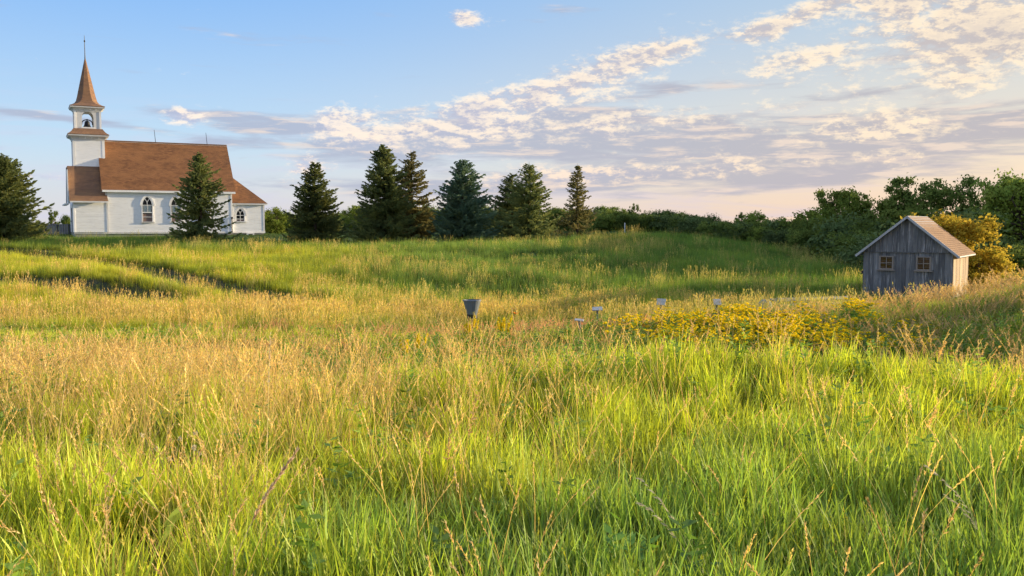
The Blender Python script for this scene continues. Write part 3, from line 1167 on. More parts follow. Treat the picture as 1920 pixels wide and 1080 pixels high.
BZ = 2.46  # belt between the lower boards and the gable
zg = lambda a: SE + SA * (1 - abs(a - SW / 2) / (SW / 2)) - .03
for a0, a1 in widths(SW):
    wn = [c for c, _ in WINS if a0 < c + WHW - .01 and a1 > c - WHW + .01]
    bot = random.uniform(.42, .5)
    if a0 < 1.0:
        bot = .05 + .3 * a0
    if wn:
        plank(a0, a1, bot, WZ0)
        plank(a0, a1, WZ1, BZ)
        if a0 < wn[0] - WHW - .02:
            plank(a0, wn[0] - WHW, WZ0, WZ1)
        if a1 > wn[0] + WHW + .02:
            plank(wn[0] + WHW, a1, WZ0, WZ1)
    else:
        plank(a0, a1, bot, BZ)
for a0, a1 in widths(SW):
    z0_, z1_ = zg(a0), zg(a1)
    if max(z0_, z1_) > BZ + .08:
        plank(a0, a1, BZ - .04 + random.uniform(-.01, .01), max(z0_, BZ), max(z1_, BZ), y=-.035)
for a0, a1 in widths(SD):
    plank(a0, a1, .46, SE, m=M_PLANKSUN, face='right')
for a0, a1 in widths(SD):
    plank(a0, a1, .3, SE, face='left')
for a0, a1 in widths(SW):
    plank(a0, a1, .3, zg(a0), zg(a1), face='back')
b = MB()
b.box(-.02, SW + .02, -.085, -.035, BZ - .07, BZ - .045)
b.build('belt_board', M_PLANK, SHED)
b = MB()
b.box(1.2, SW + .05, -.10, SD + .05, .36, .45)
b.build('sill_beam', M_GREYWOOD, SHED)
for x, y in ((.3, .2), (SW - .2, .2), (SW - .2, SD - .2), (.3, SD - .2), (1.8, .2)):
    b = MB()
    b.box(x - .14, x + .14, y - .14, y + .14, -.3, .36)
    b.build('footing_stone', M_CONC, SHED)
for cx, _ in WINS:
    b = MB()
    for (x0, x1, z0, z1) in ((cx - WHW - .05, cx - WHW + .02, WZ0 - .02, WZ1 + .03), (cx + WHW - .02, cx + WHW + .05, WZ0 - .02, WZ1 + .03),
                             (cx - WHW + .02, cx + WHW - .02, WZ1 - .02, WZ1 + .03), (cx - WHW + .02, cx + WHW - .02, WZ0 - .02, WZ0 + .03)):
        b.box(x0, x1, -.065, .02, z0, z1)
    w_ = b.build('window', M_WINFRAME, SHED)
    b = MB()
    b.box(cx - WHW - .12, cx + WHW + .12, -.13, -.03, WZ0 - .07, WZ0 - .025)
    b.build('sill', M_WINFRAME, w_)
    for (x0, x1, z0, z1) in ((cx - .014, cx + .014, WZ0 + .03, WZ1 - .02), (cx - WHW + .02, cx - .014, (WZ0 + WZ1) / 2 - .012, (WZ0 + WZ1) / 2 + .012), (cx + .014, cx + WHW - .02, (WZ0 + WZ1) / 2 - .012, (WZ0 + WZ1) / 2 + .012)):
        b = MB()
        b.box(x0, x1, -.045, .0, z0, z1)
        b.build('muntin', M_WINFRAME, w_)
    zm = (WZ0 + WZ1) / 2
    for (x0, x1) in ((cx - WHW + .02, cx - .014), (cx + .014, cx + WHW - .02)):
        for (z0, z1) in ((WZ0 + .03, zm - .012), (zm + .012, WZ1 - .02)):
            b = MB()
            b.box(x0, x1, -.02, -.012, z0, z1)
            b.build('pane', M_SHEDGLASS, w_)
OV = .30
ssl = SA / (SW / 2)
for sgn in (1, -1):
    def mx(x):
        return x if sgn == 1 else SW - x
    P2 = [(mx(SW / 2), SE + SA), (mx(SW + OV), SE - OV * ssl), (mx(SW + OV), SE - OV * ssl + .06), (mx(SW / 2), SE + SA + .07)]
    b = MB()
    b.prism(P2, lambda a, z: (a, -.26, z), lambda a, z: (a, SD + .26, z))
    rf = b.build('roof', M_RAKE, SHED)
    L = math.hypot(SW / 2 + OV, (SW / 2 + OV) * ssl)
    dv_ = np.array([-(SW / 2 + OV) * sgn, 0, (SW / 2 + OV) * ssl]) / L
    dn_ = np.array([dv_[2] * sgn, 0, abs(dv_[0])])
    lap('shingles', M_SHEDROOF, rf, (mx(SW + OV), 0, SE - OV * ssl + .064), (0, 1, 0), dn_, dv_, quad_span(-.27, SD + .27, -.27, SD + .27, L, .13), .13, .009)
    b = MB()
    b.bar((mx(SW + OV + .01), -.285, SE - OV * ssl), (mx(SW / 2) , -.285, SE + SA + .02), .05, .10, (0, 0, 1))
    b.build('rake_board', M_RAKE, SHED)
b = MB()
b.box(-.12, -.02, .1, .22, 1.35, 1.5)
b.build('hinge', M_IRON, SHED)

# ------------------------------------------------------------------ spruces
def spruce_crown(seed, H, Rb, shape=.85, droop=.25, dens=1.0, base=.35, gap=0.0, mat_=None):
    r = np.random.default_rng(seed)
    quads_v = []
    wood = MB()

    def leafy(P0, P1, w):
        """two crossed slim diamonds along each segment P0->P1 (n,3)"""
        d = P1 - P0
        L = np.linalg.norm(d, axis=1, keepdims=True) + 1e-6
        d = d / L
        a = np.cross(d, np.array([0, 0, 1.0]) + r.normal(0, .25, d.shape))
        a /= np.linalg.norm(a, axis=1, keepdims=True) + 1e-6
        bb = np.cross(a, d)
        w = w * r.uniform(.7, 1.3, (len(d), 1))
        mid = P0 + (P1 - P0) * .4
        quads_v.append(np.stack([P0, mid + a * w, P1, mid - a * w], 1))
        quads_v.append(np.stack([P0, mid + bb * w * .8, P1, mid - bb * w * .8], 1))

    z = base
    lop = r.uniform(.70, 1.18, 16)
    holes = [(r.uniform(0, 6.28), r.uniform(.1, .8) * H) for _ in range(5)]
    while z < H - .1:
        t = z / H
        prof = (1 - t) ** shape * (1 - .35 * math.exp(-t * 14))
        n = int(max(5, (15 * (1 - t) + 6) * dens))
        for _ in range(n):
            az_ = r.uniform(0, 2 * math.pi)
            if r.random() < gap + .06 or any(abs((az_ - ha + 3.14) % 6.28 - 3.14) < .45 and abs(z - hz) < .35 and r.random() < .8 for ha, hz in holes):
                continue
            Lb = Rb * prof * r.uniform(.72, 1.1) * lop[int(az_ / (2 * math.pi) * 16) % 16] + .12
            if r.random() < .10:
                Lb *= 1.25
            zz = z + r.uniform(-.16, .16)
            rise = (-.18 + .75 * t ** 1.3) * Lb
            dr = droop * Lb * (1 - t)
            s_ = np.linspace(0, 1, 9)
            px = np.stack([np.cos(az_) * s_ * Lb, np.sin(az_) * s_ * Lb, zz + rise * s_ - dr * np.sin(s_ * math.pi * .75) + dr * .75 * s_ ** 3], 1)
            px[:, :2] += r.normal(0, .03, (9, 2)) * s_[:, None]
            leafy(px[:-1], px[1:] + (px[1:] - px[:-1]) * .3, .07 + .02 * Lb)
            # side twigs
            m_ = max(6, int(Lb * 9 * dens ** .5))
            tt = r.uniform(.12, 1.0, m_)
            k = tt * 8
            i0 = np.minimum(k.astype(int), 7)
            fr = (k - i0)[:, None]
            b0 = px[i0] * (1 - fr) + px[i0 + 1] * fr
            dirb = px[i0 + 1] - px[i0]
            dirb /= np.linalg.norm(dirb, axis=1, keepdims=True)
            side = np.cross(dirb, [0, 0, 1.0]) * np.where(r.random(m_) < .5, -1, 1)[:, None]
            tl = (.22 + .30 * Lb * (1 - tt) ** .8 * np.sqrt(tt))[:, None] * r.uniform(.7, 1.2, (m_, 1))
            tl = np.minimum(tl, .75)
            b1 = b0 + (dirb * .75 + side * .8 + np.array([0, 0, -.22]) + r.normal(0, .12, (m_, 3))) * tl
            leafy(b0, b1, .055)
            # hanging sprigs
            h = r.random(m_) < .5
            b2 = (b0 + b1)[h] / 2
            leafy(b2, b2 + (dirb[h] * .35 + np.array([0, 0, -.5]) + r.normal(0, .15, (h.sum(), 3))) * (tl[h] * .6 + .08), .05)
        z += max(.16, .40 * (1 - t)) * r.uniform(.8, 1.2)
    tip = np.array([[0, 0, H - .5], [0, 0, H - .3], [0.02, 0, H - .5]])
    leafy(tip, tip + np.array([[.02, 0, .75], [.16, .05, .32], [-.15, .06, .3]]), .05)
    Q = np.concatenate(quads_v)
    F = np.arange(len(Q) * 4).reshape(-1, 4)
    return np_mesh('crown', Q.reshape(-1, 3), [F], mat_ or M_SPRUCE)


def put_spruce(px, Y, H, Rb, label, seed, mat_=None, gp=None, lean=0.0, group=None, **kw):
    x = (px - 960) / 1700 * Y
    z = tz(x, Y)
    t = thing('spruce_tree', label, 'spruce tree', (x, Y, z - .05), random.uniform(0, 6), group)
    b = MB()
    hs = np.linspace(-.3, H * .97, 9)
    b.tube([(0, 0, h) for h in hs], [max(.02, .022 * H * (1 - max(h, 0) / H) + .01) for h in hs], 8)
    b.build('trunk', M_BARK, t)
    link_obj('crown', spruce_crown(seed, H, Rb, mat_=mat_, **kw), t)
    return t


def Hpx(y0, y1, Y):
    return (y1 - y0) / 1700 * Y


put_spruce(378, 80, 7.9, 3.3, 'broad dark spruce standing in front of the white church wall', 11, dens=.9, shape=.72, base=.15)
put_spruce(592, 86, 7.4, 3.6, 'full olive spruce with a bare short trunk, alone just right of the church', 12, dens=1.05, shape=.75, base=.75)
put_spruce(722, 82, 8.9, 3.5, 'tallest spruce, left one of the overlapping pair nearest the camera on the lawn', 13, dens=1.1, shape=.70, base=.12)
put_spruce(772, 86, 8.6, 3.1, 'narrow bronze tipped spruce half hidden behind the tallest spruce', 14, mat_=M_SPRUCE_BR, dens=.75, shape=.75, base=.2)
put_spruce(868, 84, 7.5, 3.5, 'bluish green spruce in the middle of the row with a blunt crown', 15, mat_=M_SPRUCE_B, dens=1.15, shape=.62, base=.15)
put_spruce(960, 92, 6.5, 3.2, 'small spruce peeking out behind the left side of a wide ragged spruce', 16, dens=.8, shape=.75, base=.2)
put_spruce(992, 84, 7.3, 4.0, 'wide ragged spruce with long upswept branches, second from the right of the row', 17, dens=.85, shape=.80, base=.12, gap=.12, mat_=M_SPRUCE)
put_spruce(1082, 88, 7.0, 2.6, 'slim sparse spruce at the right end of the row before the thicket', 18, dens=.62, shape=.95, base=.25, gap=.15, mat_=M_SPRUCE_BR, droop=.35)
put_spruce(8, 78, 7.4, 4.0, 'big golden olive spruce cut by the left edge of the photo', 19, dens=1.1, shape=.50, base=.1, mat_=M_SPRUCE)


# ------------------------------------------------------------------ broadleaf trees
def broad_mesh(seed, H, W, trunk_h, nlimb, clump, nleaf, leaf, open_=0.0, slim=False):
    """returns (wood builder, leaf quads) of a tree of height H and crown width W"""
    r = np.random.default_rng(seed)
    wood = MB()
    ends = []
    b0 = np.array([0, 0, -.3])
    nt = 1 if trunk_h > .8 else 4
    for q in range(nt):
        base = b0 + np.array([r.normal(0, .12 * (nt > 1)), r.normal(0, .12 * (nt > 1)), 0])
        top = np.array([r.normal(0, .04) * H, r.normal(0, .04) * H, H * r.uniform(.76, .86)])
        pts = [base + (top - base) * s_ + np.array([r.normal(0, .03), r.normal(0, .03), 0]) * H * .4 * (s_ > 0) for s_ in np.linspace(0, 1, 6)]
        r0 = .028 * H / math.sqrt(nt)
        wood.tube(pts, [r0 * (1 - .85 * i / 5) for i in range(6)], 7)
        ends.append(top)
        for k in range(max(2, nlimb // nt)):
            s_ = r.uniform(max(.12, trunk_h / H), .95)
            i = min(int(s_ * 5), 4)
            p0 = pts[i] + (pts[i + 1] - pts[i]) * (s_ * 5 - i)
            a = r.uniform(0, 2 * math.pi)
            zf = p0[2] / H
            reach = W / 2 * math.sqrt(max(.05, 1 - (1.7 * abs(zf - .5)) ** 2)) * r.uniform(.6, 1.05)
            p2 = p0 + np.array([math.cos(a) * reach, math.sin(a) * reach, H * r.uniform(.04, .2)])
            p2[2] = min(p2[2], H * r.uniform(.8, .93))
            p1 = (p0 + p2) / 2 + np.array([0, 0, -.03 * H]) + r.normal(0, .02 * H, 3)
            wood.tube([p0, p1, p2], [r0 * .45, r0 * .28, r0 * .1], 5, False)
            ends += [p2, (p1 + p2) / 2]
            for j in range(4):
                p3 = p1 + (p2 - p1) * r.uniform(.1, 1.1) + r.normal(0, .12, 3) * W + np.array([0, 0, .04 * H])
                p3[2] = min(p3[2], H * .93)
                wood.tube([(p1 + p2) / 2, p3], [r0 * .18, r0 * .06], 4, False)
                ends.append(p3)
    top_end = ends[0]
    ends = np.array(ends)
    ends[:, 2] = np.minimum(ends[:, 2], H * .95)
    if open_:
        ends = np.concatenate([ends[r.random(len(ends)) > open_], [top_end], [top_end * .93]])
    n = nleaf
    ci = r.integers(0, len(ends), n)
    cs = clump * r.uniform(.5, 1.25, len(ends))
    d = r.normal(0, 1, (n, 3))
    d /= np.linalg.norm(d, axis=1, keepdims=True)
    rad = cs[ci][:, None] * np.abs(r.normal(.62, .38, (n, 1)))
    C = ends[ci] + d * rad * np.array([1, 1, .72])
    C[:, 2] = np.maximum(C[:, 2], .05)
    nn = d + r.normal(0, .8, (n, 3)) + np.array([0, 0, .4])
    nn /= np.linalg.norm(nn, axis=1, keepdims=True)
    a = np.cross(nn, r.normal(0, 1, (n, 3)))
    a /= np.linalg.norm(a, axis=1, keepdims=True)
    bb = np.cross(nn, a)
    s1 = (leaf * r.uniform(.6, 1.3, (n, 1)))
    s2 = s1 * .55
    Q = np.stack([C - a * s1, C + bb * s2 - a * s1 * .1, C + a * s1, C - bb * s2 - a * s1 * .1], 1)
    return wood, Q


VAR = {}


def variant(key, mat_, **kw):
    w, Q = broad_mesh(**kw)
    lm = np_mesh('crown', Q.reshape(-1, 3), [np.arange(len(Q) * 4).reshape(-1, 4)], mat_)
    wo = bpy.data.meshes.new('trunk')
    wo.from_pydata([tuple(v) for v in w.v], [], w.f)
    wo.materials.append(M_BARK)
    VAR[key] = (wo, lm, kw['H'])


variant('round', M_LEAF1, seed=31, H=6, W=5, trunk_h=1.2, nlimb=16, clump=.75, nleaf=13000, leaf=.13, open_=.1)
variant('big', M_LEAF2, seed=32, H=8, W=7.5, trunk_h=1.5, nlimb=26, clump=.85, nleaf=26000, leaf=.14, open_=.12)
variant('open', M_LEAF2, seed=33, H=7, W=5, trunk_h=1.8, nlimb=14, clump=.6, nleaf=8000, leaf=.14, open_=.3)
variant('airy', M_LEAF1, seed=47, H=6, W=5, trunk_h=1.8, nlimb=18, clump=.6, nleaf=9000, leaf=.13, open_=.15)
variant('shrub', M_LEAF2, seed=34, H=3.6, W=4, trunk_h=.3, nlimb=20, clump=.75, nleaf=9000, leaf=.13)
variant('shrub2', M_LEAF4, seed=35, H=3.2, W=4.4, trunk_h=.3, nlimb=20, clump=.70, nleaf=9000, leaf=.12)
variant('shrub3', M_LEAF1, seed=36, H=4.0, W=3.4, trunk_h=.4, nlimb=16, clump=.60, nleaf=8000, leaf=.13, open_=.1)
variant('gold', M_LEAF3, seed=37, H=4.4, W=4.4, trunk_h=.3, nlimb=30, clump=.55, nleaf=16000, leaf=.10, open_=.05)
variant('tall', M_LEAF1, seed=38, H=9, W=4.6, trunk_h=1.5, nlimb=22, clump=.75, nleaf=18000, leaf=.14, open_=.1)
variant('dark', M_LEAF2, seed=39, H=6.5, W=5.5, trunk_h=.6, nlimb=26, clump=.9, nleaf=20000, leaf=.15)


def put_tree(kind, x, y, h, label, wide=1.0, name='tree', cat='tree', group=None, sink=.1):
    wo, lm, H0 = VAR[kind]
    t = thing(name, label, cat, (x, y, tz(x, y) - sink), random.uniform(0, 6.28), group)
    s_ = h / H0
    t.scale = (s_ * wide, s_ * wide, s_)
    link_obj('trunk', wo, t)
    link_obj('crown', lm, t)
    return t


def X(px, Y):
    return (px - 960) / 1700 * Y


def top_h(px, py, Y):
    """height of a tree at (px, Y) whose top shows at py"""
    return EYE + (420 - py) / 1700 * Y - tz(X(px, Y), Y)


for (k, px, py, Y, wide, lab) in [
    ('airy', 1583, 348, 74, .72, 'airy round tree with pale sunlit leaves standing alone on the skyline left of the shed'),
    ('round', 1645, 356, 72, .85, 'light green rounded tree directly behind the shed roof peak'),
    ('big', 1742, 322, 70, .85, 'tallest dark spreading tree against the sky above the shed'),
    ('open', 1842, 350, 68, .75, 'thin open crowned tree with sky gaps between the big dark tree and the right edge'),
    ('tall', 1908, 308, 62, 1.0, 'tall leafy tree at the right edge rising out of the frame corner'),
    ('dark', 1700, 385, 62, 1.1, 'dark bushy tree right behind the shed roof'),
    ('dark', 1885, 385, 66, 1.1, 'dense dark green tree at the right edge above the tan grass'),
    ('shrub', 1885, 450, 58, 1.2, 'low dark bush at the right edge behind the tan grass ridge'),
    ('round', 1925, 352, 68, .9, 'mid green tree cut by the right edge of the photo'),
    ('shrub3', 1524, 383, 82, 1.1, 'rounded green treetop on the skyline left of the airy tree'),
    ('shrub3', 1410, 392, 92, 1.0, 'small spreading tree top poking above the middle of the hedge'),
    ('open', 1385, 392, 96, .5, 'tiny twiggy sapling on the hedge skyline'),
    ('open', 1188, 376, 100, .45, 'small crooked tree sticking up from the thicket right of the slim spruce'),
    ('tall', 1908, 320, 95, 1.0, 'far tree seen through gaps at the right edge'),
    ('round', 665, 382, 108, .9, 'light leafy tree in the gap between the two left spruces'),
    ('shrub3', 520, 385, 104, 1.1, 'rounded pale topped bush at the right corner of the church'),
    ('open', 104, 388, 100, .55, 'slender sapling in front of the dark fence left of the church'),
    ('shrub', 128, 400, 98, .6, 'small bush against the left corner of the church'),
    ('dark', 1545, 408, 78, .9, 'dark tree filling the hedge below the airy round tree'),
    ('shrub2', 1800, 395, 60, 1.0, 'greyish tree between the golden bush and the dark trees'),
]:
    x = X(px, Y)
    put_tree(k, x, Y, top_h(px, py, Y) * .98, lab, wide)
put_tree('gold', X(1800, 47), 47, top_h(1800, 396, 47), 'golden orange leafy bush glowing in the sun behind the right side of the shed', 1.05, 'bush', 'bush')
put_tree('gold', X(1838, 46), 46, top_h(1838, 462, 46), 'low golden bush spilling out to the right of the bigger golden bush', 1.1, 'bush', 'bush')

# hedge of shrubs that look alike
GH = 'shrubs of the dark hedge along the top of the meadow'
hr = np.random.default_rng(91)
hedge_pts = []
for px in np.arange(1120, 1700, 14):
    k = (px - 1120) / 580
    Y0 = 98 - 32 * k ** 1.2
    ytop = np.interp(px, [1120, 1250, 1350, 1450, 1550, 1640, 1700], [392, 395, 406, 411, 410, 408, 405])
    for j in range(2):
        Y = Y0 + j * 5 + hr.uniform(-1, 1)
        hedge_pts.append((px + hr.uniform(-8, 8), Y, ytop + hr.uniform(-5, 8) + (14 if j == 0 else 0)))
for (px, Y, yt) in hedge_pts:
    x = X(px, Y)
    put_tree(['shrub', 'shrub2', 'shrub', 'shrub3'][hr.integers(0, 4)], x, Y, max(2.0, top_h(px, yt, Y)), 'dark leafy shrub of the long hedge on the slope left of the shed', hr.uniform(.85, 1.2), 'shrub', 'shrub', GH, .2)
GR = 'dark shrubs under the trees behind the shed'
for px, Y, yt in [(1600, 64, 425), (1640, 60, 430), (1680, 57, 420), (1720, 58, 415), (1860, 62, 430), (1900, 64, 420), (1940, 66, 430), (1980, 70, 420), (1600, 70, 405), (1760, 60, 410),
                  (1820, 60, 425), (2000, 74, 390), (2060, 78, 400), (1960, 72, 380), (1845, 66, 400), (1890, 60, 448), (1850, 59, 450), (1925, 61, 450), (1640, 66, 400)]:
    put_tree(['shrub', 'shrub2', 'dark'][hr.integers(0, 3)], X(px, Y), Y, max(2.0, top_h(px, yt, Y)), 'dark shrub filling the shade under the trees behind the shed', 1.15, 'shrub', 'shrub', GR, .2)
GB = 'shrubs of the low dark hedge behind the spruces'
for px in np.arange(490, 1150, 17):
    Y = 112 + hr.uniform(-3, 3)
    put_tree(['shrub', 'dark', 'shrub3', 'shrub2'][hr.integers(0, 4)], X(px, Y), Y, max(2.5, top_h(px, np.interp(px, [490, 640, 820, 1150], [404, 402, 388, 392]) + hr.uniform(-9, 7), Y)),
             'dark shrub of the low hedge behind the row of spruces', hr.uniform(.8, 1.1), 'shrub', 'shrub', GB, .2)
GT = 'unseen tall trees added on the right to shade the hillside'  # trees out of view, added so their shadow falls on the slope
for (x, y, h_) in ((48, 71, 11), (53, 77, 12), (57, 84, 12), (61, 90, 12.5), (65, 97, 12.5), (64, 82, 13), (70, 104, 13), (60, 73, 12), (72, 94, 13), (76, 112, 13), (74, 118, 14), (82, 130, 14), (84, 116, 15)):
    put_tree(['big', 'tall', 'dark'][hr.integers(0, 3)], x, y, h_, 'unseen tall broadleaf tree on the right, added to shade the hillside', .72, 'tree', 'tree', GT)
for px in (-40, 30, 60, 85):
    Y = 108
    put_tree('shrub', X(px, Y), Y, top_h(px, 418 + hr.uniform(-4, 4), Y), 'low dark shrub behind the fence left of the church', 1.0, 'shrub', 'shrub', 'shrubs behind the left fence', .2)

# fence left of the church
fx0, fx1, FY = X(40, 97), X(139, 97), 97
fence = thing('fence', 'dark upright board fence between the left spruce and the church', 'fence', (fx0, FY, tz(fx0, FY)))
nb = 22
for i in range(nb):
    b = MB()
    w = (fx1 - fx0) / nb
    x = i * w
    z0 = tz(fx0 + x, FY) - tz(fx0, FY)
    b.box(x + .03, x + w - .03, -.02, .02, z0 - .2, z0 + 1.15 + random.uniform(-.05, .05))
    b.build('board', M_GREYWOOD if i % 5 else M_DARK, fence)
for h in (.35, .95):
    b = MB()
    b.box(0, fx1 - fx0, .02, .07, h, h + .1)
    b.build('rail', M_DARK, fence)
b = MB()
px_, Yp = 1171, 92
b.tube([(0, 0, -.3), (0, 0, .95)], .05, 6)
b.tube([(0, 0, .95), (0, 0, 1.0)], [.06, .02], 6)
po = b.build('marker_post', M_TRIM, None, (X(px_, Yp), Yp, tz(X(px_, Yp), Yp)))
po['label'] = 'thin white marker post in front of the thicket right of the slim spruce'
po['category'] = 'post'


# ------------------------------------------------------------------ things in the hollow
def at_px(px, py, Y):
    r_ = cam_ray(px, py)
    k = Y / r_[1]
    return r_[0] * k, Y, EYE + r_[2] * k


# tin hopper
bx, by, bz = at_px(885, 589, 30)
gz = tz(bx, by)
hop = thing('hopper', 'blue grey tin hopper widening to its rim on a dark stand in the hollow', 'hopper', (bx, by, gz))
hb = bz - gz
b = MB()
outer = lathe([(.17, hb), (.29, hb + .45)], 18)
inner = lathe([(.27, hb + .45), (.15, hb + .04)], 18)
b.rings(outer + inner, True, True)
b.build('bin', M_GALV, hop, smooth=False)
b = MB()
b.rings(lathe([(.29, hb + .44), (.31, hb + .445), (.31, hb + .475), (.27, hb + .48), (.27, hb + .44)], 18), False, False)
b.build('rim', M_GALV, hop)
b = MB()
b.rings(lathe([(.16, hb - .14), (.18, hb - .12), (.17, hb)], 14))
b.build('collar', M_IRON, hop)
for a in (.6, 2.7, 4.8):
    b = MB()
    b.tube([(.12 * math.cos(a), .12 * math.sin(a), hb - .1), (.25 * math.cos(a), .25 * math.sin(a), -.1)], .025, 6)
    b.build('leg', M_IRON, hop)

# small reading signs on posts
for (px, py, Y, w, h, lab, tilt) in [
    (1120, 579, 27, .30, .17, 'small white slanted sign panel above the pinkish grass, leftmost of the raised ones', 60),
    (1240, 566, 30, .30, .22, 'small pale sign board on a post just left of the yellow flowers', 20),
    (1345, 566, 30, .28, .20, 'small pale sign board behind the left part of the yellow flowers', 20),
    (1086, 600, 24, .24, .10, 'low flat sign panel half sunk in the pinkish grass', 70),
]:
    x, y, z = at_px(px, py, Y)
    g0 = tz(x, y)
    t = thing('sign', lab, 'sign', (x, y, g0), R(random.uniform(-20, 20)))
    b = MB()
    b.box(-.03, .03, .03, .09, -.2, z - g0)
    b.build('post', M_GREYWOOD, t)
    b = MB()
    b.box(-w / 2, w / 2, -.015, .015, -h / 2, h / 2)
    b.build('panel', M_SIGN, t, (0, 0, z - g0), (R(-tilt), R(random.uniform(-6, 6)), 0))
x, y, z = at_px(1435, 568, 31)
b = MB()
b.rings([[(.28 * q * math.cos(a) * (1 + .2 * math.sin(3 * a)), .22 * q * math.sin(a), zz) for a in np.linspace(0, 2 * math.pi, 10)[:-1]] for q, zz in ((.9, -.1), (1, .1), (.8, z - tz(x, y)), (.35, z - tz(x, y) + .12))])
st = b.build('stone', M_CONC, None, (x, y, tz(x, y)))
st['label'] = 'pale stone between the yellow flowers and the low wooden railing'
st['category'] = 'stone'

# low footbridge railing
p0 = np.array(at_px(1458, 561, 33))
p1 = np.array(at_px(1588, 557, 35))
br = thing('footbridge', 'low grey wooden footbridge rail behind the yellow flowers left of the shed', 'footbridge', (p0[0], p0[1], tz(p0[0], p0[1])))
o0 = np.array([p0[0], p0[1], tz(p0[0], p0[1])])
d = p1 - p0
for k in range(6):
    q = p0 + d * k / 5 - o0
    g0 = tz(q[0] + o0[0], q[1] + o0[1]) - o0[2]
    b = MB()
    b.box(q[0] - .045, q[0] + .045, q[1] - .045, q[1] + .045, g0 - .2, q[2] + .05)
    b.build('post', M_GREYWOOD, br)
for dz in (0, -.22):
    b = MB()
    b.bar(p0 - o0 + np.array([0, -.06, dz]), p1 - o0 + np.array([0, -.06, dz]), .05, .09)
    b.build('rail', M_GREYWOOD, br)
for k in range(16):
    q = p0 + d * (k + .5) / 16 - o0
    b = MB()
    b.box(q[0] - .07, q[0] + .07, q[1] + .1, q[1] + 1.2, q[2] - .12, q[2] - .08)
    b.build('plank', M_GREYWOOD, br)


# ------------------------------------------------------------------ meadow plants
def blades(r, n, h, w, spread, lean, segs=3, curve=.5, c0=(.22, .20, .16), c1=(1, 1, 1), hv=.35):  # default root colour paints dark shade into the gaps between blades
    """n curved tapering blades -> (V, quads, tris, col)"""
    a = r.uniform(0, 2 * math.pi, n)
    rr = spread * np.sqrt(r.random(n))
    bx_ = np.cos(a) * rr
    by_ = np.sin(a) * rr
    hh = h * r.uniform(1 - hv, 1 + hv * .4, n)
    la = r.uniform(0, 2 * math.pi, n)
    ln = lean * r.uniform(.2, 1.2, n)
    ww = w * r.uniform(.6, 1.3, n)
    fa = la + math.pi / 2 + r.normal(0, .5, n)
    rows = []
    cols = []
    for i in range(segs + 1):
        t = i / segs
        off = ln * hh * (t * (1 - curve) + curve * t * t)
        z = hh * (t - .25 * ln * t * t)
        cx = bx_ + np.cos(la) * off
        cy = by_ + np.sin(la) * off
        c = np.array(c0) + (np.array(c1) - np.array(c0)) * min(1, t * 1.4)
        if i < segs:
            wd = ww * (1 - t) ** .6 * .5
            rows.append(np.stack([cx - np.cos(fa) * wd, cy - np.sin(fa) * wd, z], 1))
            rows.append(np.stack([cx + np.cos(fa) * wd, cy + np.sin(fa) * wd, z], 1))
            cols += [c, c]
        else:
            rows.append(np.stack([cx, cy, z], 1))
            cols.append(c)
    k = len(rows)
    V = np.stack(rows, 1).reshape(-1, 3)
    C = np.tile(np.array(cols), (n, 1))
    b0 = (np.arange(n) * k)[:, None]
    Q = np.concatenate([b0 + np.array([[2 * i, 2 * i + 1, 2 * i + 3, 2 * i + 2]]) for i in range(segs - 1)]) if segs > 1 else np.zeros((0, 4), int)
    T = b0 + np.array([[2 * segs - 2, 2 * segs - 1, 2 * segs]])
    return V, Q, T, C


class Plant:
    def __init__(s):
        s.V, s.Q, s.T, s.C = [], [], [], []
        s.mq, s.mt = [], []
        s.n = 0

    def add(s, V, Q, T, C, m=0):
        s.V.append(V)
        if len(Q):
            s.Q.append(Q + s.n)
            s.mq.append(np.full(len(Q), m))
        if len(T):
            s.T.append(T + s.n)
            s.mt.append(np.full(len(T), m))
        s.C.append(C)
        s.n += len(V)

    def flakes(s, P, D, L, W, col, r, m=0):
        """small flat diamonds at P along D"""
        n = len(P)
        D = D / (np.linalg.norm(D, axis=1, keepdims=True) + 1e-9)
        a = np.cross(D, r.normal(0, 1, (n, 3)))
        a /= np.linalg.norm(a, axis=1, keepdims=True) + 1e-9
        L = np.broadcast_to(L, (n,))[:, None]
        W = np.broadcast_to(W, (n,))[:, None]
        V = np.stack([P, P + D * L * .45 + a * W, P + D * L, P + D * L * .45 - a * W], 1).reshape(-1, 3)
        C = np.tile(np.array(col, float), (n * 4, 1)) * r.uniform(.8, 1.15, (n, 1)).repeat(4, 0)
        s.add(V, np.arange(n * 4).reshape(-1, 4), np.zeros((0, 3), int), C, m)

    def mesh(s, name, mats):
        C = np.concatenate(s.C)
        C = np.concatenate([C, np.ones((len(C), 1))], 1)
        fs, mi = [], []
        if s.Q:
            fs.append(np.concatenate(s.Q))
            mi.append(np.concatenate(s.mq))
        if s.T:
            fs.append(np.concatenate(s.T))
            mi.append(np.concatenate(s.mt))
        return np_mesh(name, np.concatenate(s.V), fs, mats, np.concatenate(mi), col=C)


def stalk(p, r, h, lean, la, base=(0, 0), w=.004, c=(1, 1, 1), m=0, segs=5, arc=0.0):
    """one thin stem; returns points along it"""
    t = np.linspace(0, 1, segs + 1)
    off = lean * h * t ** 1.8
    P = np.stack([base[0] + np.cos(la) * off, base[1] + np.sin(la) * off, h * (t - .12 * lean * t * t - arc * t ** 4)], 1)
    sd = np.array([-math.sin(la), math.cos(la), 0])
    sd = sd * math.cos(1.0) + np.array([math.cos(la), math.sin(la), 0]) * math.sin(1.0) * r.choice([-1, 1])
    wd = w * (1 - .6 * t)[:, None]
    V = np.concatenate([P - sd * wd, P + sd * wd])
    n = segs + 1
    i = np.arange(segs)
    p.add(V, np.stack([i, i + n, i + n + 1, i + 1], 1), np.zeros((0, 3), int), np.tile(np.array(c, float), (len(V), 1)), m)
    return P


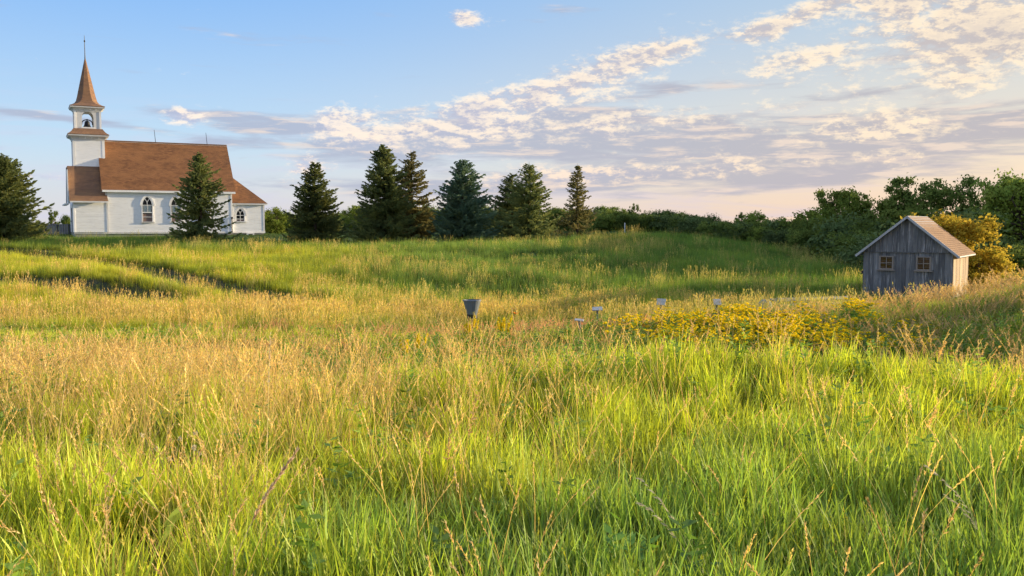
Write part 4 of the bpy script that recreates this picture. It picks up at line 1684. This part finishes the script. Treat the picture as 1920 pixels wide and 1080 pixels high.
def head(p, r, P, length, nf, L, W, col, spread=.5, droop=0., m=0):
    """seed head: flakes round the top of a stem"""
    t = 1 - r.random(nf) * length
    k = t * (len(P) - 1)
    i = np.minimum(k.astype(int), len(P) - 2)
    fr = (k - i)[:, None]
    Q = P[i] * (1 - fr) + P[i + 1] * fr
    D = (P[i + 1] - P[i])
    D = D / (np.linalg.norm(D, axis=1, keepdims=True) + 1e-9)
    D = D + r.normal(0, spread, (nf, 3)) + np.array([0, 0, -droop])
    p.flakes(Q, D, L * r.uniform(.6, 1.3, nf), W, col, r, m)


def coll(name, meshes):
    c = bpy.data.collections.new(name)
    for i, me in enumerate(meshes):
        o = bpy.data.objects.new(f"{name}_{i:02d}", me)
        c.objects.link(o)
    return c


TAN = (1.0, .86, .62)


def proto_set(kind, n=4):
    out_ = []
    for i in range(n):
        r = np.random.default_rng(1000 + i * 31 + sum(map(ord, kind)))
        p = Plant()
        if kind == 'green':
            p.add(*blades(r, 20, .58, .015, .11, .27, 4, .8, hv=.5))
        elif kind == 'fine':
            p.add(*blades(r, 18, .48, .006, .11, .30, 3, .6))
            if i % 2:
                P = stalk(p, r, r.uniform(.5, .7), r.uniform(.05, .3), r.uniform(0, 6.28), r.normal(0, .04, 2), .0015, (1.0, .95, .9))
                head(p, r, P, .2, 16, .018, .0028, (1.0, .95, .95), .25)
        elif kind == 'dry':
            p.add(*blades(r, 9, .45, .005, .10, .35, 3, .6, c1=(.95, .9, .75)))
            for _ in range(5):
                P = stalk(p, r, r.uniform(.75, 1.15), r.uniform(.05, .35), r.uniform(0, 6.28), r.normal(0, .06, 2), .0022, TAN, segs=6)
                head(p, r, P, .17, 26, .022, .0028, (1.0, .93, .78), .22)
        elif kind == 'brome':
            p.add(*blades(r, 10, .45, .006, .10, .4, 3, .6, c1=(.7, .85, .5)))
            for _ in range(3):
                P = stalk(p, r, r.uniform(.7, 1.0), r.uniform(.1, .32), r.uniform(0, 6.28), r.normal(0, .06, 2), .0022, (.9, .78, .6), segs=7)
                head(p, r, P, .26, 40, .032, .0036, (1.08, .98, .88), .35, .4)
        elif kind == 'straw':
            p.add(*blades(r, 12, .40, .008, .12, .95, 4, .85, c0=(.7, .65, .6)))
            p.add(*blades(r, 4, .55, .005, .10, .35, 4, .8, c0=(.7, .65, .6)))
        elif kind == 'pink':
            p.add(*blades(r, 12, .40, .005, .11, .35, 3, .6, c1=(.8, .85, .6)))
            for _ in range(8):
                P = stalk(p, r, r.uniform(.45, .7), r.uniform(.05, .35), r.uniform(0, 6.28), r.normal(0, .07, 2), .0018, (1, .8, .6), segs=4)
                head(p, r, P, .35, 34, .022, .003, (1.1, .78, .64), .5)
        elif kind == 'weed':
            for _ in range(3):
                h = r.uniform(.45, .8)
                P = stalk(p, r, h, r.uniform(.05, .2), r.uniform(0, 6.28), r.normal(0, .06, 2), .004, (.8, .8, .6), segs=5)
                nf = 26
                t = r.uniform(.15, 1, nf)
                k = t * 5
                j = np.minimum(k.astype(int), 4)
                Q = P[j] + (P[j + 1] - P[j]) * (k - j)[:, None]
                an = r.uniform(0, 6.28, nf)
                D = np.stack([np.cos(an), np.sin(an), r.uniform(-.1, .9, nf)], 1)
                p.flakes(Q, D, .13 * (1.15 - t * .6), .016, (1, 1, 1), r)
        elif kind == 'flower':
            for _ in range(3):
                h = r.uniform(.7, 1.0)
                P = stalk(p, r, h, r.uniform(.05, .2), r.uniform(0, 6.28), r.normal(0, .08, 2), .004, (.8, .8, .6), segs=5)
                nf = 22
                t = r.uniform(.1, .9, nf)
                k = t * 5
                j = np.minimum(k.astype(int), 4)
                Q = P[j] + (P[j + 1] - P[j]) * (k - j)[:, None]
                an = r.uniform(0, 6.28, nf)
                D = np.stack([np.cos(an), np.sin(an), r.uniform(0, .8, nf)], 1)
                p.flakes(Q, D, .12, .016, (.9, 1, .9), r)
                # two or three blooms of petals round a brown disc
                for _b in range(5):
                    c = P[-1] + np.array([*r.normal(0, .07, 2), r.uniform(-.22, .05)])
                    nrm = np.array([*r.normal(0, .9, 2), .8])
                    nrm /= np.linalg.norm(nrm)
                    u_ = np.cross(nrm, [1, 0, 0])
                    u_ /= np.linalg.norm(u_)
                    v_ = np.cross(nrm, u_)
                    aa = np.arange(8) * 6.283 / 8 + r.uniform(0, 1)
                    D = np.cos(aa)[:, None] * u_ + np.sin(aa)[:, None] * v_ + nrm * .25
                    p.flakes(np.tile(c, (8, 1)), D, .052, .016, (1.0, .74, .02), r, 1)
                    p.flakes(c + nrm * .004 + r.normal(0, .004, (4, 3)), np.tile(nrm, (4, 1)), .016, .008, (.35, .2, .02), r, 1)
                    stalk_pts = np.array([P[-2], c])
                    sd = np.array([.003, 0, 0])
                    p.add(np.array([stalk_pts[0] - sd, stalk_pts[0] + sd, c + sd, c - sd]), np.array([[0, 1, 2, 3]]), np.zeros((0, 3), int), np.full((4, 3), .8))
        elif kind == 'far':
            p.add(*blades(r, 34, .50, .014, .30, .30, 2, .5, hv=.5))
            for _ in range(2):
                P = stalk(p, r, r.uniform(.5, .8), r.uniform(.05, .25), r.uniform(0, 6.28), r.normal(0, .2, 2), .004, (1.2, 1.05, .85), segs=2)
        elif kind == 'fardry':
            p.add(*blades(r, 18, .42, .012, .30, .30, 2, .5, hv=.5))
            for _ in range(16):
                P = stalk(p, r, r.uniform(.5, .95), r.uniform(.05, .3), r.uniform(0, 6.28), r.normal(0, .2, 2), .0045, (1.1, .95, .75), segs=2)
                head(p, r, P, .35, 5, .08, .009, (1.2, .98, .78), .3)
        out_.append(p.mesh(kind, [M_GRASS, M_PETAL]))
    return coll('protos_' + kind, out_)


def grass_nodes(collection, name):
    ng = bpy.data.node_groups.new(name, 'GeometryNodeTree')
    ng.interface.new_socket('Geometry', in_out='INPUT', socket_type='NodeSocketGeometry')
    ng.interface.new_socket('Geometry', in_out='OUTPUT', socket_type='NodeSocketGeometry')
    N, Lk = ng.nodes, ng.links
    i = N.new('NodeGroupInput')
    o = N.new('NodeGroupOutput')
    ci = N.new('GeometryNodeCollectionInfo')
    ci.inputs['Collection'].default_value = collection
    ci.inputs['Separate Children'].default_value = True
    ci.inputs['Reset Children'].default_value = True
    ip = N.new('GeometryNodeInstanceOnPoints')
    ip.inputs['Pick Instance'].default_value = True

    def attr(nm, typ):
        a = N.new('GeometryNodeInputNamedAttribute')
        a.data_type = typ
        a.inputs['Name'].default_value = nm
        return a.outputs['Attribute']
    Lk.new(i.outputs[0], ip.inputs['Points'])
    Lk.new(ci.outputs[0], ip.inputs['Instance'])
    Lk.new(attr('pid', 'INT'), ip.inputs['Instance Index'])
    er = N.new('FunctionNodeEulerToRotation')
    Lk.new(attr('rot', 'FLOAT_VECTOR'), er.inputs[0])
    Lk.new(er.outputs[0], ip.inputs['Rotation'])
    Lk.new(attr('scl', 'FLOAT_VECTOR'), ip.inputs['Scale'])
    Lk.new(ip.outputs[0], o.inputs[0])
    return ng


def scatter(name, label, kind, P, scl, tint, lean=None, nprot=4):
    n = len(P)
    me = bpy.data.meshes.new(name)
    me.vertices.add(n)
    me.vertices.foreach_set('co', P.astype(np.float32).ravel())
    r = RNG
    rot = np.zeros((n, 3))
    rot[:, 2] = r.uniform(0, 6.283, n)
    rot[:, 0] = r.normal(0, .07, n)
    rot[:, 1] = r.normal(0, .07, n)
    a = me.attributes.new('rot', 'FLOAT_VECTOR', 'POINT')
    a.data.foreach_set('vector', rot.astype(np.float32).ravel())
    a = me.attributes.new('scl', 'FLOAT_VECTOR', 'POINT')
    a.data.foreach_set('vector', scl.astype(np.float32).ravel())
    a = me.attributes.new('pid', 'INT', 'POINT')
    a.data.foreach_set('value', r.integers(0, nprot, n).astype(np.int32))
    a = me.attributes.new('tint', 'FLOAT_COLOR', 'POINT')
    a.data.foreach_set('color', np.concatenate([tint, np.ones((n, 1))], 1).astype(np.float32).ravel())
    me.update()
    ob = link_obj(name, me)
    md = ob.modifiers.new('plants', 'NODES')
    md.node_group = grass_nodes(PROT[kind], name)
    ob['kind'] = 'stuff'
    ob['label'] = label
    ob['category'] = {'weed': 'weeds', 'flower': 'wildflowers'}.get(kind, 'grass')
    return ob


def single(name, label, px, py, h0, build, cat):
    """a plant that stands out on its own; px, py is where its foot is"""
    x, y = hit(px, py, h0)
    p = Plant()
    r = np.random.default_rng(int(px))
    build(p, r)
    o = link_obj(name, p.mesh(name, [M_PETAL]), None, (x, y, tz(x, y) - .02))
    o['label'] = label
    o['category'] = cat
    return o


def big_head(p, r):
    P = stalk(p, r, .92, .38, .05, (0, 0), .003, (.62, .50, .28), segs=14)
    head(p, r, P, .34, 200, .026, .004, (.78, .58, .38), .26)


def thin_tall(p, r):
    P = stalk(p, r, 1.30, .03, .5, (0, 0), .0022, (.72, .62, .30), segs=10)
    head(p, r, P, .20, 46, .022, .0024, (.85, .66, .42), .16)
    p.add(*blades(r, 3, .5, .014, .02, .5, 4, .7, c0=(.3, .45, .08), c1=(.4, .55, .1)))


def reed_shoot(p, r):
    P = stalk(p, r, .42, .05, 2.0, (0, 0), .005, (.40, .55, .10), segs=5)
    for k, a in enumerate((2.8, 3.5, .6, .2, 1.4)):
        D = np.array([[math.cos(a), math.sin(a) * .4, 1.3 - .2 * k]])
        p.flakes(P[-1 - k // 2][None], D, .22, .016, (.55, .66, .12), r)


def drooping_brome(p, r):
    for q in range(2):
        P = stalk(p, r, .80 - .1 * q, .42, 2.7 + .5 * q, (0, 0), .0016, (.50, .50, .26), segs=16, arc=.10)
        head(p, r, P, .36, 26, .032, .0035, (.66, .58, .40), .16, .35)


def goldenrod(p, r):
    for q in range(9):
        h = r.uniform(.65, .9)
        P = stalk(p, r, h, r.uniform(.05, .25), r.uniform(0, 6.28), r.normal(0, .1, 2), .005, (.25, .36, .08), segs=6)
        nf = 24
        k = r.uniform(.6, 4.5, nf)
        j = k.astype(int)
        Q = P[j] + (P[j + 1] - P[j]) * (k - j)[:, None]
        an = r.uniform(0, 6.28, nf)
        p.flakes(Q, np.stack([np.cos(an), np.sin(an), r.uniform(.1, .9, nf)], 1), .10, .012, (.24, .40, .07), r)
        head(p, r, P, .30, 110, .045, .011, (.92, .74, .04), .9)


def seed_weed(p, r):
    for q in range(7):
        h = r.uniform(.45, .62)
        P = stalk(p, r, h, r.uniform(.15, .5), r.uniform(0, 6.28), r.normal(0, .03, 2), .003, (.4, .42, .2), segs=6)
        n_ = 26
        D = r.normal(0, 1, (n_, 3))
        p.flakes(np.tile(P[-1], (n_, 1)), D, .022, .004, (.80, .70, .52), r)


def orange_lily(p, r):
    P = stalk(p, r, .75, .05, 1.0, (0, 0), .005, (.25, .36, .08), segs=6)
    an = np.arange(6) * 1.047
    p.flakes(np.tile(P[-1], (6, 1)), np.stack([np.cos(an), np.sin(an), np.full(6, .7)], 1), .10, .02, (.90, .28, .04), r)
    p.add(*blades(r, 8, .4, .012, .05, .4, 3, .6, c0=(.2, .3, .06), c1=(.3, .45, .08)))


single('seed_stalk', 'thick leaning brown seed head in the lower left foreground', 398, 1078, .35, big_head, 'grass stalk')
single('grass_stalk', 'tallest thin straight grass stem rising through the left foreground', 500, 1060, .15, thin_tall, 'grass stalk')
single('reed_shoot', 'pale green shoot with broad spread leaves at the lower left', 300, 985, .35, reed_shoot, 'plant')
single('seed_weed', 'small weed with fluffy round seed heads among the left foreground grass', 320, 905, .3, seed_weed, 'plant')
single('drooping_stalk', 'arching pale brome stalk drooping at the lower right', 1330, 1060, .3, drooping_brome, 'grass stalk')
single('drooping_stalk', 'long arching brome stalk near the lower right corner of the meadow', 1890, 1040, .3, drooping_brome, 'grass stalk')
single('goldenrod', 'yellow goldenrod clump right in front of the tin hopper', 885, 622, .5, goldenrod, 'goldenrod')
single('goldenrod', 'taller yellow goldenrod clump just right of the tin hopper', 945, 618, .5, goldenrod, 'goldenrod')
single('goldenrod', 'small lone goldenrod left of the tin hopper', 772, 655, .5, goldenrod, 'goldenrod')
single('orange_flower', 'single orange flower in the pinkish grass right of the hopper', 966, 605, .5, orange_lily, 'flower')

PROT = {k: proto_set(k) for k in ('green', 'straw', 'fine', 'dry', 'brome', 'pink', 'weed', 'flower', 'far', 'fardry')}


def field_points(y0, y1, dens, seed):
    r = np.random.default_rng(seed)
    wmax = y1 * .62 + 2.5
    n = int((y1 - y0) * 2 * wmax * dens)
    x = r.uniform(-wmax, wmax, n)
    y = r.uniform(y0, y1, n)
    k = np.abs(x) < y * .60 + 2.0
    return x[k], y[k]


xs, ys_ = [], []
for (a, b_, dn) in ((.6, 3, 45), (3, 6, 165), (6, 10, 115), (10, 16, 70), (16, 28, 38)):
    x, y = field_points(a, b_, dn, int(a * 10))
    xs.append(x)
    ys_.append(y)
nx, ny = np.concatenate(xs), np.concatenate(ys_)
kp = np.random.default_rng(8).random(len(nx)) < .42 + .9 * vnoise(nx * 2.6 + 3, ny * 2.6, 81)
nx, ny = nx[kp], ny[kp]

C_GREEN = np.array((.29, .43, .07))
C_LIME = np.array((.60, .66, .055))
C_YEL = np.array((.74, .70, .12))
C_TAN = np.array((.84, .68, .38))
C_PINK = np.array((.70, .50, .36))
C_WEED = np.array((.13, .25, .05))
C_STRAW = np.array((.62, .50, .26))



def fields(x, y):
    """what grows where: weights per kind of plant, plus height and colour"""
    n1 = fbm(x * .45, y * .45, 41)
    n2 = fbm(x * 1.3 + 5, y * 1.3, 42)
    n3 = fbm(x * .16 + 2, y * .16 + 7, 43)
    a = x / np.maximum(y, 1)       # bearing from where the meadow was surveyed
    left = sm(.12, -.38, a)
    f = {}
    hf = None
    tan_l = gau(x, y, -4.2, 8.4, 2.3, 1.2) * 1.3 + gau(x, y, -8, 12, 4, 2.5) * .2 + gau(x, y, -2.2, 4.2, .8, 1.2) * .15 + gau(x, y, -1, 11, 2.5, 1.0) * .2
    right_t = gau(x, y, 11.5, 19, 3.6, 5.5) * 1.0 + gau(x, y, 9.0, 17.5, 1.6, 2.0) * .8 + gau(x, y, 13, 25, 4, 4) * .6
    pink = gau(x, y, -3.5, 20, 3.5, 1.6) * 1.0 + gau(x, y, -1.2, 25, 4.0, 2.0) * .9 + gau(x, y, 2.2, 26.5, 2.5, 1.5) * .7 + gau(x, y, -6.5, 16, 3, 1.4) * .5
    flow = gau(x, y, 5.9, 21.4, 2.0, 2.8) * 1.0
    weed = gau(x, y, 3.0, 14.8, 3.0, 1.8) * .9 + gau(x, y, 5.0, 18.0, 2.8, 1.6) * .9 + gau(x, y, 2.1, 15.6, 3.3, 1.8) * 1.6 + gau(x, y, 1.5, 19, 3.0, 2.0) * .35 + .08
    f['dry'] = np.clip((tan_l * (.3 + n2) + .025 + .02 * left) * (1 - .9 * gau(x, y, 2.1, 15.6, 3.6, 2.2)), 0, 3)
    f['brome'] = np.clip(right_t * (.2 + n2 * .9) * 1.5 + .008 * sm(6, 12, y) + .0015, 0, 3)
    f['pink'] = np.clip(pink * (.1 + n2), 0, 3) * .45
    f['flower'] = np.where(flow > .22, flow * np.clip(fbm(x * 2.2, y * 1.6, 47) * 2.2 - .7, 0, 1.2) * 1.9, 0)
    f['weed'] = np.clip(weed * (.3 + n1), 0, 2) * (.35 + .65 * sm(5, 11, y))
    lime = np.clip(.5 + 1.6 * (n1 - .5) + .6 * left + 1.0 * gau(x, y, 1.2, 9.2, 3.8, 2.0) - .8 * gau(x, y, 2.3, 15.2, 4, 2.2) - .45 * sm(.0, .5, a) * (y < 9) - .5 * (y < 5), 0, 1)  # lime share is also raised to paint a sunlit band over the crest
    f['green'] = (1.2 - .3 * left) * (1.2 - .4 * sm(12, 26, y)) * (1 - .45 * gau(x, y, 2.1, 15.6, 3.3, 1.8))
    f['straw'] = np.clip(.24 + .55 * (n2 - .35) + .05 * left, .03, 1) * .8
    f['fine'] = .22 + .3 * left + .3 * sm(8, 18, y)
    h = (.66 + .42 * n1 + .25 * (n3 - .5)) * (1 - .25 * sm(9, 16, y))
    return f, lime, h, n1, n2, n3, left, a


f, lime, hh, n1, n2, n3, left, aa = fields(nx, ny)
kinds = ['green', 'straw', 'fine', 'dry', 'brome', 'pink', 'weed', 'flower']
W = np.stack([np.broadcast_to(f[k], nx.shape) for k in kinds], 1)
W = W / W.sum(1, keepdims=True)
u_ = np.random.default_rng(5).random(len(nx))
ki = (np.cumsum(W, 1) < u_[:, None]).sum(1).clip(0, len(kinds) - 1)
nz = terrain(nx, ny)
NAMES = {
    'green': ('green_grass', 'fresh green leaf blades carpeting the near meadow'),
    'straw': ('dead_grass', 'bent straw coloured dead blades matted between the green grass'),
    'fine': ('fine_grass', 'fine yellow green grass mixed through the near meadow'),
    'dry': ('dry_grass', 'tall tan dry grass stalks standing mostly in the left foreground'),
    'brome': ('seeding_grass', 'pale drooping seed heads on the grassy rise at the right'),
    'pink': ('pinkish_grass', 'low pinkish seeding grass patches in the hollow'),
    'weed': ('weeds', 'dark leafy weeds growing among the near grass'),
    'flower': ('yellow_wildflowers', 'band of yellow wildflowers in front of the shed'),
}
for i, k in enumerate(kinds):
    s_ = ki == i
    # keep a clear spot round the lens
    s_ &= np.hypot(nx, ny) > 1.0
    x, y, z = nx[s_], ny[s_], nz[s_]
    r = np.random.default_rng(60 + i)
    n = len(x)
    jit = r.uniform(.8, 1.2, n)
    hsc = hh[s_] * jit * .90 * (.68 + .62 * vnoise(x * 2.3, y * 2.3, 71))
    L_ = (lime[s_] + r.normal(0, .12, n)).clip(0, 1)[:, None]
    if k == 'green':
        col = (C_GREEN * (1 - L_) + C_LIME * L_) * np.where(r.random((n, 1)) < .3, .6, 1.14)
        hsc = hsc * .92
    elif k == 'fine':
        m_ = (.35 + .6 * left[s_] + r.normal(0, .2, n)).clip(0, 1)[:, None]
        col = (C_LIME * (1 - m_) + C_YEL * m_) * (.7 + .3 * L_)
    elif k == 'straw':
        col = C_STRAW * r.uniform(.6, 1.15, (n, 1))
        hsc = hsc * .95
    elif k == 'dry':
        col = C_TAN * r.uniform(.75, 1.15, (n, 1))
        hsc = .84 * jit
    elif k == 'brome':
        col = C_TAN * np.array((.92, .86, .86)) * r.uniform(.7, 1.1, (n, 1))
        hsc = .80 * jit * (1 - .22 * sm(14, 20, y) * (x < 10))
    elif k == 'pink':
        col = C_PINK * r.uniform(.75, 1.1, (n, 1))
        hsc = .85 * jit
    elif k == 'weed':
        col = C_WEED * (1 - L_) + C_GREEN * L_
        hsc = .75 * jit * (.7 + .5 * n1[s_])
    else:
        col = np.tile(C_WEED * 1.2, (n, 1))
        hsc = .68 * jit * (.75 + .5 * n2[s_])
    wid = .75 + .35 * jit + .35 * sm(10, 26, y)
    hsc = hsc * (1 - .5 * gau(x, y, bx, by - 1.6, 1.0, 1.8))
    scl = np.stack([wid, wid, hsc], 1)
    nm, lb = NAMES[k]
    scatter(nm, lb, k, np.stack([x, y, z - .02], 1), scl, col)

# far meadow
xs, ys_ = [], []
for (a, b_, dn) in ((27, 40, 13), (40, 60, 10), (60, 84, 8)):
    x, y = field_points(a, b_, dn, int(a))
    xs.append(x)
    ys_.append(y)
fx, fy = np.concatenate(xs), np.concatenate(ys_)
keep = np.ones(len(fx), bool)
# the mown lawn round the church and spruces, the shed's footprint
bound = np.interp(fx, [-48, -30, -24, -16, -8, 4, 12, 22, 40], [84, 84, 77, 76, 78, 82, 88, 80, 62])
bound = np.minimum(bound, 92)
keep &= fy < bound
cs, sn = math.cos(R(35)), math.sin(R(35))
lx = (fx - SH_O[0]) * cs - (fy - SH_O[1]) * sn
ly = (fx - SH_O[0]) * sn + (fy - SH_O[1]) * cs
keep &= ~((lx > 0) & (lx < SW) & (ly > 0) & (ly < SD))
tm = track_mask(fx, fy)
keep &= (np.random.default_rng(4).random(len(fx)) > tm * .75)
fx, fy, tm = fx[keep], fy[keep], tm[keep]
fz = terrain(fx, fy)
n1 = fbm(fx * .13, fy * .2, 51)
n2 = fbm(fx * .5, fy * .6, 52)
n3 = fbm(fx * .06 + 4, fy * .12, 53)
r = np.random.default_rng(77)
yelz = sm(-2, -14, fx - (fy - 40) * -.12) * (1 - sm(62, 76, fy + (n1 - .5) * 10))      # golden part of the hillside, left
rim = gau(fx, fy, 3, 37, 14, 4.0) + gau(fx, fy, -10, 33, 9, 3)
yel = np.clip(yelz * (.55 + .9 * n2) + .55 * rim, 0, 1)
dryp = np.clip(.02 + .24 * rim * (n2 > .45) + .12 * yelz * n3 * sm(56, 40, fy) + .12 * (n1 > .62), 0, .8)
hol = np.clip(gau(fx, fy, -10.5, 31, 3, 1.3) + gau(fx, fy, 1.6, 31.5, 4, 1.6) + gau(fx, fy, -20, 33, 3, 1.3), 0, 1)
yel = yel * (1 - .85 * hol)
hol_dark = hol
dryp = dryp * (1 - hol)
isdry = r.random(len(fx)) < dryp
jit = r.uniform(.75, 1.25, len(fx))
h = (.62 + .5 * n1 + .35 * fbm(fx * .9 + 11, fy * 1.1, 64)) * jit * (1 - .88 * tm)
G1, G2 = np.array((.145, .30, .05)), np.array((.25, .40, .07))
GYL = np.array((.60, .64, .045))
m2 = (n2 + r.normal(0, .1, len(fx))).clip(0, 1)[:, None]
col = G1 * (1 - m2) + G2 * m2
yy = (yel + r.normal(0, .12, len(fx))).clip(0, 1)[:, None]
col = col * (1 - yy) + GYL * yy
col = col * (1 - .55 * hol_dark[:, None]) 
species = fbm(fx * .9 + 11, fy * 1.1, 64)[:, None]
col = col * np.where(species > .60, (.55, .62, .6), (1, 1, 1)) * np.where(species < .36, (1.25, 1.1, .9), (1, 1, 1))
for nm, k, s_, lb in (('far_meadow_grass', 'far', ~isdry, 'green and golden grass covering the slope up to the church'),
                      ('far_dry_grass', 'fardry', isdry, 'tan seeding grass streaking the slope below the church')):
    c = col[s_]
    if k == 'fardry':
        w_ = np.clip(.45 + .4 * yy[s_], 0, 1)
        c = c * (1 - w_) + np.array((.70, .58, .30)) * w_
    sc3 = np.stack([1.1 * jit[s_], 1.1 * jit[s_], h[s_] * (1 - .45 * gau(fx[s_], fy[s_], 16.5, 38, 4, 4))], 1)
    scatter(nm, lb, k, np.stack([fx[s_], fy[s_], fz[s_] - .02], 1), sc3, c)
# short lawn texture near church and spruces
x, y = field_points(72, 104, 7, 99)
bound = np.interp(x, [-48, -30, -24, -16, -8, 4, 12, 22, 40], [84, 84, 77, 76, 78, 82, 88, 80, 62])
k = (y > bound) & (x < 24)
x, y = x[k], y[k]
n = len(x)
r = np.random.default_rng(3)
scatter('lawn_grass', 'short mown green grass around the church and spruces', 'far', np.stack([x, y, terrain(x, y) - .03], 1),
        np.stack([np.full(n, 1.3), np.full(n, 1.3), r.uniform(.15, .3, n)], 1), np.tile((.08, .15, .03), (n, 1)) * r.uniform(.8, 1.2, (n, 1)))
